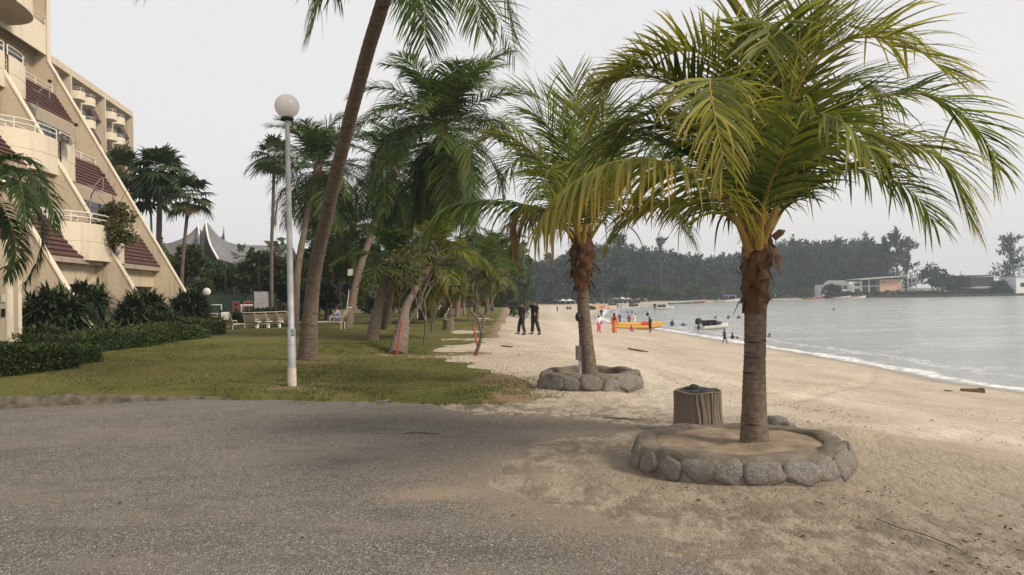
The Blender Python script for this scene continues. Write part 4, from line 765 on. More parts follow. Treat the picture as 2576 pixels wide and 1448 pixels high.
def balcony(parent, uf, side, dout, z, ln, depth, fn=H3, ph=1.3, n=20, rail=True, wall='cream_l', hs=(.22, .42), e=.72, full=False):
    th = np.linspace(0, PI/2, n)
    if full: th = np.linspace(-PI/2, PI/2, n); uf = uf+side*ln/2; ln = ln/2; side = 1
    uu = uf+side*ln*np.sign(np.sin(th))*np.abs(np.sin(th))**e; dd = dout-depth+depth*np.abs(np.cos(th))**e
    def ring(off, zz): return np.array([fn(u_-side*off*math.sin(t)*1., d_-off*math.cos(t), zz) for u_, d_, t in zip(uu, dd, th)])
    b = MB()
    for A_, B_ in (((0, z-.02), (0, z+ph*.47)), ((0, z+ph*.47), (.015, z+ph*.475)), ((.015, z+ph*.475), (.015, z+ph*.495)), ((.015, z+ph*.495), (0, z+ph*.5)), ((0, z+ph*.5), (0, z+ph)), ((0, z+ph), (.1, z+ph)), ((.1, z+ph), (.1, z+.05))): b.grid(np.stack([ring(*A_), ring(*B_)]))
    rr = ring(0, z-.02); b.ngon(list(rr)+([] if full else [fn(uf, dout-depth, z-.02)])); rr = ring(.1, z+.06); b.ngon(list(rr)+([] if full else [fn(uf, dout-depth, z+.06)]))
    o = b.build('balcony', M[wall], parent)
    if rail: railing(ring(.05, z+ph), o, hs=hs)
    return o
def tileroof(parent, u0, u1, z, fn=H3, top=1.45, out=.12):
    b = MB(); lo, hi = (dF(z)-.65+out, z-.18), (dF(z+top)-.65, z+top); NC = 8; pr_ = [lo]
    for q in range(NC): f0, f1 = q/NC, (q+1)/NC; pr_ += [(lo[0]+(hi[0]-lo[0])*f0+.05, lo[1]+.16+(hi[1]-lo[1]-.1)*f0+.02), (lo[0]+(hi[0]-lo[0])*f1, lo[1]+.16+(hi[1]-lo[1]-.1)*f1)]
    b.prism(pr_+[(hi[0]-.2, hi[1]), (lo[0]-.35, lo[1])], lambda d, zz, tt: fn(tt, d, zz), u0, u1)
    return b.build('tiled_roof', M['tile'], parent)
def bay(i, levels):
    u0, u1 = FINS[i]+TH, FINS[i+1]; balc_at_right = i % 2 == 0   # balconies flank the odd fins
    uf, sd = (u1, -1) if balc_at_right else (u0, 1)
    for k in range(levels):
        z = Z1+SH_*k; flat = z > ZV-1; dd = dF(z)
        if not flat:
            tileroof(hotel, u0, u1, z); balcony(hotel, uf, sd, dF(z)-.22, z-.1, 3.1, 2.2, ph=1.5, e=.72)
            pth = np.array([H3(u_, dF(z+1.45)-.75, z+1.45) for u_ in np.linspace(u0, u1, 9)]); railing(pth, hotel, post=2)
        else:
            b = MB(); hb(b, u0, u1, dd-.14, dd+.0-.02, z-.25, z+1.25); b.build('parapet', M['cream_l'], hotel); railing(np.array([H3(u_, dd-.07, z+1.25) for u_ in np.linspace(u0, u1, 9)]), hotel, post=2)
            balcony(hotel, uf, sd, dd+1.9, z, 3.2, 2.3)
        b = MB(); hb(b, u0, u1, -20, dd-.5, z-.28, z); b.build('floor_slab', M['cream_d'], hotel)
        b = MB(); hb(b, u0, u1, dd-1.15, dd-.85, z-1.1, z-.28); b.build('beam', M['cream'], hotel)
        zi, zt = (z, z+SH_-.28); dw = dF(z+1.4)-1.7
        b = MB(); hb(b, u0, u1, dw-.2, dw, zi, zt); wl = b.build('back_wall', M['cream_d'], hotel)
        w_ = (u1-u0); b = MB(); hb(b, u0+w_*.12, u0+w_*.88, dw+.003, dw+.03, zi+.05, zt-.5); b.build('glass_door', M['glass'], wl)
        b = MB()
        for q in (.12, .37, .62, .86): hb(b, u0+w_*q, u0+w_*q+.07, dw+.033, dw+.06, zi+.05, zt-.5)
        b.build('door_frame', M['brown'], wl)
    # ground storey
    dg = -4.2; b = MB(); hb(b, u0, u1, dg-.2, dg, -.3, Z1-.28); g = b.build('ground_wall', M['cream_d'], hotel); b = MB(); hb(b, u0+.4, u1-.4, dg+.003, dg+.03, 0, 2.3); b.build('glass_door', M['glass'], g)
for i in range(4): bay(i, 10)
b = MB(); hb(b, FINS[0], FINS[-1]+TH, -20, dF(ZV)+.15, ROOF, ROOF+.6); b.build('roof_slab', M['cream'], hotel)
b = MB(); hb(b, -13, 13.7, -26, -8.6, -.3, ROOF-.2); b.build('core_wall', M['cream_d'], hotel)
# entrance pillars beside the doors
for x_, w_, Y_, nm in ((12, .30, 21.6, 'entrance_pillar'), (44, .16, 22.4, 'entrance_pillar')):
    p = at(x_, 800, Y_); b = MB(); b.box((p[0]-w_/2, p[1]-w_/2, 0), (p[0]+w_/2, p[1]+w_/2, 3.5)); o = b.build(nm, M['cream_l'], hotel)
    if w_ > .2:
        for zz, mm in ((1.75, 'white_old'), (1.35, 'black')): MB().box((p[0]+.02, p[1]-w_/2-.025, zz), (p[0]+.12, p[1]-w_/2-.003, zz+.22)).build('switch_plate', M[mm], o)
p = at(60, 868, 21.2); b = MB(); b.box((p[0]-.9, p[1]-.3, 0), (p[0]+.35, p[1]+.3, .38)); b.build('entrance_step', M['concrete'], hotel)
# far wing of the same hotel
W0 = V3(-63.9, 106, 0); W1 = V3(-69.2, 142, 0); WU = nrm(W1-W0); WN = V3(WU[1], -WU[0], 0); W0 = W0-WN*1.3-WU*.6
def W3(u, d, z): return W0+WU*u+WN*d+V3(0, 0, z)
wing = thing('hotel_wing', W0, 'tall distant hotel wing with rows of small round balconies behind the palms', 'building')
def wb(b, u0, u1, d0, d1, z0, z1, m=0): b.box((0, 0, 0), (1, 1, 1), m, lambda v: np.array([W3(u0+(u1-u0)*p[0], d0+(d1-d0)*p[1], z0+(z1-z0)*p[2]) for p in v]))
LW = 36.6; RZ = 36.4; WF = [LW-6.75*k for k in range(7)]
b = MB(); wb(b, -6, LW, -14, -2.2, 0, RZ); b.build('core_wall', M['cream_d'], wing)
b = MB(); wb(b, -6.3, LW+.4, -14, .8, RZ-.5, RZ+.5); b.build('roof_parapet', M['cream'], wing)
for k, u in enumerate(WF):
    b = MB(); dpt = .9 if k % 2 == 0 else -.3; wb(b, u, u+.4, -14 if k == 0 else -2.3, dpt, 0, RZ-.5); b.build('fin_wall', M['cream'], wing)
for k in range(6):
    u1, u0 = WF[k], WF[k+1]+.4; mid_right = k % 2 == 1   # divider fin is the odd one
    uf, sd = (u0, 1) if k % 2 == 0 else (u1, -1)
    for L in range(5):
        z = RZ-3.1-3.6*L; balcony(wing, uf+sd*.15, sd, .9, z, 3.3, 2.6, W3, ph=1.25, n=15, hs=(.3, .55), full=True)
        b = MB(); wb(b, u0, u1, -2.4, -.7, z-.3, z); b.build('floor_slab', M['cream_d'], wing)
        tu0, tu1 = (u0+3.5, u1) if sd > 0 else (u0, u1-3.5); b = MB(); b.prism([(.25, z-1.5), (.25, z-1.35), (-.7, z+.5), (-1.0, z+.5)], lambda d, zz, tt: W3(tt, d, zz), tu0, tu1); b.build('tiled_roof', M['tile'], wing)
        b = MB(); wb(b, u0+1.2, u1-1.2, -2.197, -2.15, z+.1, z+2.4); b.build('window', M['glass'], wing)
# satellite dishes on the balconies
def dish(label, x, y, Y, r=.42, seed=0):
    c = at(x, y, Y); t = thing('satellite_dish', c, label, 'satellite dish', 'satellite dishes on the balconies'); ax = nrm(V3(.5, .12, .85)); s_ = nrm(np.cross(ax, V3(0, 0, 1))); v_ = np.cross(s_, ax); rr = np.linspace(0, r, 7); a = np.arange(24)/24*2*PI
    P = np.array([[c+s_*q*math.cos(w_)+v_*q*math.sin(w_)+ax*(q*q*.35) for w_ in a] for q in rr]); b = MB(); b.grid(P, closed=True); b.build('dish', plain('dish_grey', (.42, .41, .4)), t)
    f = c+ax*.75+v_*.02; MB().tube([c-v_*r*.95, f], .016, 5).tube([c+s_*r*.9, f], .01, 5).build('feed_arm', M['galv'], t); MB().box(f-.06, f+.06).build('receiver', M['black'], t)
    MB().tube([c, c-ax*.25, c-ax*.25-V3(.1, 0, .7)], .03, 6).build('mount', M['galv'], t)
dish('grey satellite dish seen edge-on on the uppermost sloping balcony', 103, 240, 34.8)
dish('pale satellite dish above the middle right balcony', 168, 352, 33.2)
dish('satellite dish on the lower right balcony above the bougainvillea', 238, 478, 34.5, .4)
# bougainvillea over the lower balcony
rg = np.random.default_rng(4); bc = at(285, 580, 33.4); t = thing('bougainvillea', bc-V3(0, 0, 1.2), 'green climbing bush spilling over the lower right balcony', 'plant')
q, tn, cc_ = crown(bc, (.95, .9, 1.65), 2600, .15, rg, 26, .5, 1.6); MB().quads(q, 0, tn).build('foliage', leafmat('vine_leaf', [(0, (.03, .05, .012)), (.6, (.075, .095, .025)), (1, (.15, .07, .03))], .5, .2, .4), t)
b = MB()
for k in range(26): e = bc+rg.normal(0, 1, 3)*V3(.9, .6, 1.5)+V3(0, 0, .4); b.tube([bc-V3(0, 0, 1.2), (bc+e)/2+V3(0, 0, .3), e], [.02, .014, .006], 5)
b.build('stems', M['bark'], t)
# ------------------------------------------------------------------ traditional hall with a swooping roof
def A(x, y, Y=118): return at(x, y, Y)
hall = thing('traditional_hall', A(600, 790), 'grey swooping horn-shaped roof of a hall behind the trees', 'building')
rf = pm('zinc_roof', (.13, .128, .132), (.18, .175, .18), .8, .6, .15, 6, vs=(1, 1, 1)); trim = M['white']
def saddle(ridge, front, back, name='roof'):
    n = 24; R_ = crom(ridge, n); F_ = crom(front, n); B_ = crom(back, n); P = []
    for t_ in np.linspace(0, 1, 9): P.append(F_+(R_-F_)*t_+V3(0, 0, -1)*(math.sin(PI*t_)*.09*np.linalg.norm(R_-F_, axis=1))[:, None])
    for t_ in np.linspace(0, 1, 9)[1:]: P.append(R_+(B_-R_)*t_+V3(0, 0, -1)*(math.sin(PI*t_)*.09*np.linalg.norm(R_-B_, axis=1))[:, None])
    return MB().grid(np.array(P)).build(name, rf, hall), R_, F_
def yset(p, Y, dz=0): q = p.copy(); s = Y/p[1]; q = CAM+(p-CAM)*s; q[2] += dz; return q
ridge = [A(517, 553, 112), A(540, 584, 113), A(566, 606, 114), A(600, 616, 116), A(660, 618, 119), A(735, 618, 122)]
front = [A(548, 652, 108), A(565, 657, 108), A(600, 667, 109), A(640, 678, 111), A(690, 684, 113), A(740, 688, 116)]
_, R1, F1 = saddle(ridge, front, [p+V3(-1, 14, 0) for p in front])
ridge2 = [A(498, 568, 120), A(478, 588, 119), A(455, 602, 118), A(425, 612, 118), A(390, 616, 118)]
front2 = [A(496, 648, 116), A(478, 652, 115), A(455, 656, 114), A(425, 660, 114), A(390, 662, 114)]
saddle(ridge2, front2, [p+V3(0, 14, 0) for p in front2], 'roof')
gb = [A(517, 553, 111.9), A(512, 600, 115), A(500, 640, 118)]
saddle([A(517, 556, 112.5), A(507, 585, 118), A(499, 600, 120)], [A(512, 650, 112), A(505, 650, 114), A(497, 650, 116)], [A(520, 652, 118)+V3(0, 9, 0), A(520, 652, 118)+V3(0, 10, 0), A(520, 652, 118)+V3(0, 11, 0)], 'roof')
b = MB(); b.tube(crom([A(517, 552, 111.6), A(520, 580, 110.6), A(529, 615, 109), A(549, 653, 107.5)], 20), .16, 6); b.build('barge_board', trim, hall); MB().tube(crom([A(498, 566, 119.8), A(501, 600, 117.5), A(496, 648, 115.7)], 20), .14, 6).build('barge_board', trim, hall)
MB().quads([[A(517, 556, 112.2), A(512, 655, 112.2), A(548, 656, 108.5), A(526, 610, 110.2)]]).build('gable', M['dark'], hall)
MB().tube([A(517, 558, 111.4), A(517, 548, 111.2)], [.07, .03], 6).build('finial', trim, hall)
saddle([A(563, 566, 126), A(560, 590, 127), A(552, 602, 128)], [A(563, 620, 124), A(558, 622, 124), A(550, 625, 124)], [A(568, 620, 134), A(560, 622, 134), A(552, 625, 134)], 'rear_roof_horn')
b = MB(); p0, p1 = A(549, 655, 110), A(760, 690, 118)
b.grid(np.array([[A(552, 660, 111), A(640, 682, 113.5), A(760, 694, 119)], [A(552, 800, 111), A(640, 800, 113.5), A(760, 800, 119)]])); b.grid(np.array([[A(400, 664, 117), A(548, 664, 117)], [A(400, 800, 117), A(548, 800, 117)]])); b.build('wall', M['cream_l'], hall)
# ------------------------------------------------------------------ futsal court
cy = 64.; zb = float(ground(*at(600, 790, cy)[:2])); cw0, cw1 = at(505, 760, cy), at(693, 760, cy); ztop = at(600, 741, cy)[2]
court = thing('court_wall', ((cw0[0]+cw1[0])/2, cy, zb), 'green painted court wall with large red lettering', 'wall')
MB().box((cw0[0]-1, cy, zb-.2), (cw1[0], cy+.25, ztop)).build('wall', pm('court_green', (.03, .062, .042), (.045, .085, .055), .8, .8, .1), court)
def text(body, size, loc, mat, parent, name, off=0., ext=.01, shear=0., sx=1.):
    cu = bpy.data.curves.new(name, 'FONT'); cu.body = body; cu.size = size; cu.offset = off; cu.extrude = ext; cu.shear = shear; cu.align_x = 'LEFT'; cu.resolution_u = 3
    o = bpy.data.objects.new(name+'_tmp', cu); COL.objects.link(o); dg = bpy.context.evaluated_depsgraph_get(); me = bpy.data.meshes.new_from_object(o.evaluated_get(dg)); bpy.data.objects.remove(o)
    me.transform(Matrix.Translation(loc) @ Matrix.Rotation(PI/2, 4, 'X') @ Matrix.Diagonal((sx, 1, 1, 1))); me.materials.clear(); me.materials.append(mat); o = bpy.data.objects.new(name, me); COL.objects.link(o)
    if parent: o.parent = parent; o.matrix_parent_inverse = parent.matrix_basis.inverted()
    return o
tl = at(583, 789, cy-.03); th_ = at(583, 759, cy)[2]-tl[2]; red = pm('mural_red', (.33, .03, .045), (.42, .05, .065), 3, .8, 0); pale = pm('mural_outline', (.42, .30, .26), (.5, .38, .33), 3, .8, 0)
wd = at(688, 789, cy)[0]-tl[0]; s_ = th_*1.42
text('FUTSAL', s_, (tl[0], cy-.02, tl[2]), pale, court, 'lettering_outline', .018, .01, sx=wd/(s_*3.55)); text('FUTSAL', s_, (tl[0], cy-.045, tl[2]), red, court, 'lettering', -.012, .01, sx=wd/(s_*3.55))
for (x, ytop, lab) in ((567, 660, 'tall dark fence pole behind the leftmost loungers'), (520, 735, 'dark lamp pole with a round white light at the left end of the court'), (638, 735, 'dark fence pole standing at the left edge of the white signboard'), (693, 735, 'thin fence pole at the right end of the green court wall'), (651, 655, 'tall thin light mast behind the white signboard')):
    p = at(x, 790, 60); z = float(ground(p[0], p[1])); top = at(x, ytop, 60); t = thing('fence_pole', (p[0], p[1], z), lab, 'pole', 'poles around the court'); MB().tube([(p[0], p[1], z-.1), (top[0], top[1], top[2])], .045, 8).build('pole', plain('pole_dark', (.025, .03, .027)), t)
    if x == 520: MB().ball(top, (.32, .2, .32), 10).build('globe', M['white'], t)
def goal(label, x0, x1, ytop, Y, thick):
    p0, p1 = at(x0, 790, Y), at(x1, 790, Y); z = float(ground(p0[0], p0[1])); zt = at((x0+x1)/2, ytop, Y)[2]; t = thing('goal_frame', ((p0[0]+p1[0])/2, Y, z), label, 'goal', 'goal frames on the court')
    for p in (p0, p1): MB().tube([(p[0], Y, z), (p[0], Y, zt)], thick, 8).build('post', M['white'], t)
    MB().tube([(p0[0]-thick, Y, zt), (p1[0]+thick, Y, zt)], thick, 8).build('crossbar', M['white'], t)
goal('thin white goal frame left on the green court', 521, 557, 768, 62, .045); goal('thick white goal frame in front of the red lettering', 608, 672, 769, 61, .085)
sb0, sb1 = at(640, 776, 52), at(674, 734, 52); t = thing('signboard', ((sb0[0]+sb1[0])/2, 52, float(ground(sb0[0], 52))), 'white rectangular signboard on a post in front of the court', 'sign')
MB().box((sb0[0], 51.97, sb0[2]), (sb1[0], 52.03, sb1[2])).build('board', plain('sign_white', (.72, .68, .7), .6, .05), t); mx_ = (sb0[0]+sb1[0])/2
MB().box((mx_-.05, 51.98, -.1), (mx_+.05, 52.02, sb0[2]-.003)).build('post', M['white'], t); b = MB(); w_ = sb1[0]-sb0[0]; h_ = sb1[2]-sb0[2]
for (a_, c_, zz, th2) in ((.04, .5, .93, .018), (.05, .8, .55, .008), (.25, .78, .27, .02), (.3, .6, .23, .012)): b.box((sb0[0]+w_*a_, 51.96, sb0[2]+h_*zz), (sb0[0]+w_*c_, 51.968, sb0[2]+h_*(zz+th2)))
b.build('printed_lines', plain('print_grey', (.28, .26, .27)), t)
# ------------------------------------------------------------------ pool and loungers
pl0 = [gp(585, 846), gp(715, 842)]; pz = pl0[0][2]
b = MB(); P = [at(575, 832, 41.6), at(640, 829, 42.5), at(640, 820, 50), at(560, 822, 50)]
pq = [gp(540, 841), gp(730, 834)]; b.box((pq[0][0]-4, pq[0][1]-.2, -.3), (pq[1][0]+2, pq[0][1]+14, .03)); struct(b.build('pool_deck', pm('deck_paving', (.33, .29, .23), (.45, .4, .33), 2, .8, .1)))
pe = gp(610, 838); b = MB(); b.box((pe[0]-1.2, pe[1]+.3, .02), (pe[0]+1.6, pe[1]+9, .06)); struct(b.build('pool_water', pm('pool_blue', (.2, .42, .5), (.4, .6, .66), 2, .1, .2)))
def lounger_proto(label):
    t = thing('sun_lounger', (0, 0, 0), label, 'sun lounger', 'tan sun loungers along the pool'); b = MB()
    for x in (-.31, .31): b.tube([(x, 1.9, .33), (x, .15, .33), (x*.95, -.28, .95)], .026, 7)
    b.tube([(-.3, -.28, .95), (.3, -.28, .95)], .024, 7); b.tube([(-.31, 1.9, .33), (.31, 1.9, .33)], .024, 7); b.tube([(-.31, .15, .30), (.31, .15, .30)], .024, 7); b.build('frame', M['white_old'], t)
    for x in (-.3, .3):
        for y in (.05, 1.6): MB().tube([(x, y, .33), (x*1.03, y, 0)], .026, 7).build('leg', M['white_old'], t)
    for x in (-.34, .34): MB().tube([(x, -.02, .55), (x, .5, .55), (x, .52, .33)], .024, 7).build('armrest', M['white_old'], t)
    b = MB(); b.grid(np.array([[(x, -.245+.0, .86) for x in (-.285, .285)], [(x, -.05, .58) for x in (-.29, .29)], [(x, .14, .35) for x in (-.295, .295)], [(x, 1.85, .345) for x in (-.295, .295)]]), smooth=False); b.build('sling', pm('tan_mesh', (.5, .41, .3), (.6, .5, .38), 3, .9, .3, 60), t); return t
pr = lounger_proto('tan sun lounger, leftmost of the row and half behind the hedge')
for i, (x, Y_, lab) in enumerate(((536, 41.5, None), (570, 40.8, 'tan sun lounger with a folded towel over its back'), (629, 42, 'tan sun lounger just right of the blue pool gap'), (657, 42.5, 'tan sun lounger below the white signboard'), (687, 43, 'tan sun lounger right of the one below the signboard'), (711, 43.6, 'tan sun lounger half hidden by the lamp pole'))):
    o = pr if i == 0 else copy_tree(pr)
    if lab: o['label'] = lab
    p = at(x, 820, Y_); o.location = (p[0], Y_, .03); o.matrix_basis = Matrix.Translation((p[0], Y_, .03)) @ Matrix.Rotation(math.radians((4, -3, 2, 5, -4, 3)[i]), 4, 'Z')
p = at(568, 800, 40.55); z = 0.0; t = MB(); t.grid(np.array([[(p[0]+x, 40.5+dy, zz) for x in (-.2, .2)] for dy, zz in ((-.04, .66), (-.075, 1.0), (-.03, 1.06), (.03, 1.04), (.06, .8))])); tag(t.build('towel', M['white']), 'white towel draped over the back of a tan lounger', 'towel')
for i, x in enumerate((552, 644, 672, 700)):
    p = at(x, 820, 41.3+.5*(x > 600)); Y_ = 41.5+.6*(x > 600); t = thing('side_table', (p[0], Y_, .03), ('low white side table between the two leftmost loungers', 'low white side table left of the lounger under the signboard', 'low white side table right of the lounger under the signboard', 'low white side table beside the lounger behind the lamp pole')[i], 'side table', 'white side tables by the pool')
    MB().lathe([(0, .42), (.2, .42), (.21, .44), (.2, .46), (0, .46)], (p[0], Y_, .03), 16).build('top', M['white'], t); MB().lathe([(.16, 0), (.12, .05), (.05, .1), (.05, .42)], (p[0], Y_, .03), 12).build('pedestal', M['white'], t)
# lamps on the leaning palm, white pole
lp = gp(868, 826); t = thing('leaning_pole', lp, 'thin pale pole leaning against the palm trunk with floodlights', 'pole'); MB().tube([lp, at(878, 690+40, lp[1])], [.03, .022], 7).build('pole', M['white_old'], t)
for (x, y, lab) in ((881, 686, 'white floodlight on the left side of the leaning palm trunk'), (905, 690, 'white floodlight on the right side of the leaning palm trunk')):
    c = at(x, y, 43.6); t = thing('floodlight', c, lab, 'floodlight', 'floodlights on a palm trunk'); b = MB(); b.prism([(-.12, -.2), (.1, -.17), (.14, .2), (-.1, .17)], lambda a_, z_, tt: c+V3(a_, tt, z_), -.12, .12); b.build('housing', M['white'], t); MB().tube([c, c+V3((.25 if x < 890 else -.25), .1, -.1)], .025, 5).build('bracket', M['galv'], t)
# big brick chimney-like mast seen between fronds
p = at(895, 800, 90); pt = at(896, 478, 90); t = thing('light_mast', (p[0], 90, 0), 'thin brown mast with a small crossbar seen between the palm fronds', 'mast'); MB().tube([(p[0], 90, 0), pt], .16, 8).build('mast', plain('mast_brown', (.2, .14, .1)), t); MB().box(pt+V3(-.6, -.05, -.1), pt+V3(.6, .05, .02)).build('crossbar', plain('mast_brown', (.2, .14, .1)), t)
# stakes, shelter posts, chairs
for (x0, y0, x1, y1, Yo, lab) in ((997, 894, 1011, 806, -.75, 'red stake leaning on the thick palm base at the lawn edge'), (1206, 894, 1190, 816, .15, 'red stake crossing the small frangipani tree on the sand')):
    a_ = gp(x0, y0); e_ = at(x1, y1, a_[1]+.1); tag(MB().tube([a_-V3(0, 0, .1), (a_+e_)/2, e_], .026, 8).build('red_stake', plain('stake_red', (.42, .07, .05))), lab, 'stake', 'red plant stakes')
for i, (x, y) in enumerate(((790, 900), (1012, 888))):
    a_ = gp(x, y); t = thing('wooden_prop', a_, ('pair of pale short sticks at the foot of the leaning trunk', 'short pale stick on the grass beside the red stake')[i], 'stick', 'short pale sticks'); MB().tube([a_-V3(0, 0, .05), a_+V3(.02, .05, .36 if i == 0 else .22)], .022, 6).tube([a_+V3(.07, 0, -.05), a_+V3(.09, .03, .28 if i == 0 else .1)], .02, 6).build('sticks', plain('pale_wood', (.45, .4, .28)), t)
sp0 = gp(977, 818); sy = sp0[1]; t = thing('garden_shelter', sp0, 'dark open garden shelter with wooden posts and a long beam', 'shelter'); wood = plain('old_wood', (.13, .1, .07))
tb = at(977, 750, sy); te = at(1082, 748, sy+3)
for x, yy in ((978, sy), (1080, sy+3)): p = at(x, 800, yy); MB().box((p[0]-.12, p[1]-.12, -.1), (p[0]+.12, p[1]+.12, tb[2])).build('post', wood, t)
MB().tube([tb+V3(-.3, 0, 0), te+V3(.3, 0, 0)], .09, 6).build('beam', wood, t)
for p_ in (tb, te): MB().tube([p_, p_+V3(.3, 5, .1)], .08, 6).build('beam', wood, t)
MB().box((tb[0]-.4, sy+1, tb[2]+.1), (te[0]+.4, sy+6, tb[2]+.2)).build('roof', M['dark'], t)
def chair_proto(label):
    t = thing('garden_chair', (0, 0, 0), label, 'chair', 'white plastic garden chairs'); w_ = M['white']; MB().box((-.24, -.22, .42), (.24, .24, .45)).build('seat', w_, t)
    b = MB(); b.grid(np.array([[(x, .22+.1*z, .45+.45*z-.06*abs(x/.24)**3*(z > .9)) for x in np.linspace(-.24, .24, 7)] for z in (0, .5, 1)])); b.build('backrest', w_, t)
    for x in (-.22, .22):
        for y in (-.2, .22): MB().tube([(x, y, .43), (x*1.1, y*1.1, 0)], .022, 6).build('leg', w_, t)
        MB().tube([(x*1.1, .26, .66), (x*1.1, -.2, .66), (x*1.1, -.22, .43)], .02, 6).build('armrest', w_, t)
    return t
ch = None
for i, (x, y, rz) in enumerate(((1104, 797, 20), (1118, 798, -30), (1134, 797, 160), (1142, 793, 60), (1157, 793, -60), (1060, 801, 100), (1072, 803, 10), (1120, 792, 200))):
    if ch is None: ch = chair_proto(''); o = ch
    else: o = copy_tree(ch)
    p = gp(x, y); o.matrix_basis = Matrix.Translation(p) @ Matrix.Rotation(math.radians(rz), 4, 'Z') @ Matrix.Scale(1.25, 4)
    o['label'] = 'white plastic chair ' + ('left of the group below the frangipani twigs', 'beside the white clutter under the twigs', 'third from the left under the frangipani twigs', 'next to the post with a red cloth', 'rightmost of the group under the trees', 'beside the dark figure near the shelter', 'in front of the shelter, near the trunk with the stake', 'at the back of the group under the trees')[i]
# ------------------------------------------------------------------ people
TS = bpy.data.scenes.new('workbench_tmp')
def skin(verts, edges, rad, mats, name, sub=1):
    me = bpy.data.meshes.new('s'); me.from_pydata([tuple(v) for v in verts], edges, []); o = bpy.data.objects.new('s', me); TS.collection.objects.link(o)
    o.modifiers.new('k', 'SKIN'); sv = me.skin_vertices
    if not len(sv): raise RuntimeError('no skin layer')
    for i, r in enumerate(rad): sv[0].data[i].radius = (r, r) if np.ndim(r) == 0 else r
    sv[0].data[0].use_root = True
    s = o.modifiers.new('u', 'SUBSURF'); s.levels = sub; s.render_levels = sub
    vl = TS.view_layers[0]; vl.update(); m2 = bpy.data.meshes.new_from_object(o.evaluated_get(vl.depsgraph)); m2.name = name
    bpy.data.objects.remove(o); m2.materials.clear(); m2.materials.append(mats)
    for p in m2.polygons: p.use_smooth = True
    return m2
def joints(pose):
    J = dict(pel=(0, 0, .53), sp=(0, .0, .62), ch=(0, .0, .735), nk=(0, 0, .83), hb=(0, -.012, .885), ht=(0, -.012, .955))
    for s, n in ((1, 'l'), (-1, 'r')):
        J.update({'sh'+n: (s*.108, 0, .805), 'el'+n: (s*.135, .02, .64), 'wr'+n: (s*.14, -.03, .50), 'ha'+n: (s*.14, -.045, .445), 'hp'+n: (s*.055, 0, .50), 'kn'+n: (s*.062, -.012, .285), 'an'+n: (s*.065, .015, .045), 'to'+n: (s*.075, -.085, .018)})
    J.update(pose); return {k: np.array(v, float) for k, v in J.items()}
SKIN = plain('skin_tan', (.27, .15, .09), .55); SKIND = plain('skin_brown', (.12, .065, .04), .55); HAIR = plain('hair_black', (.012, .010, .009), .5)
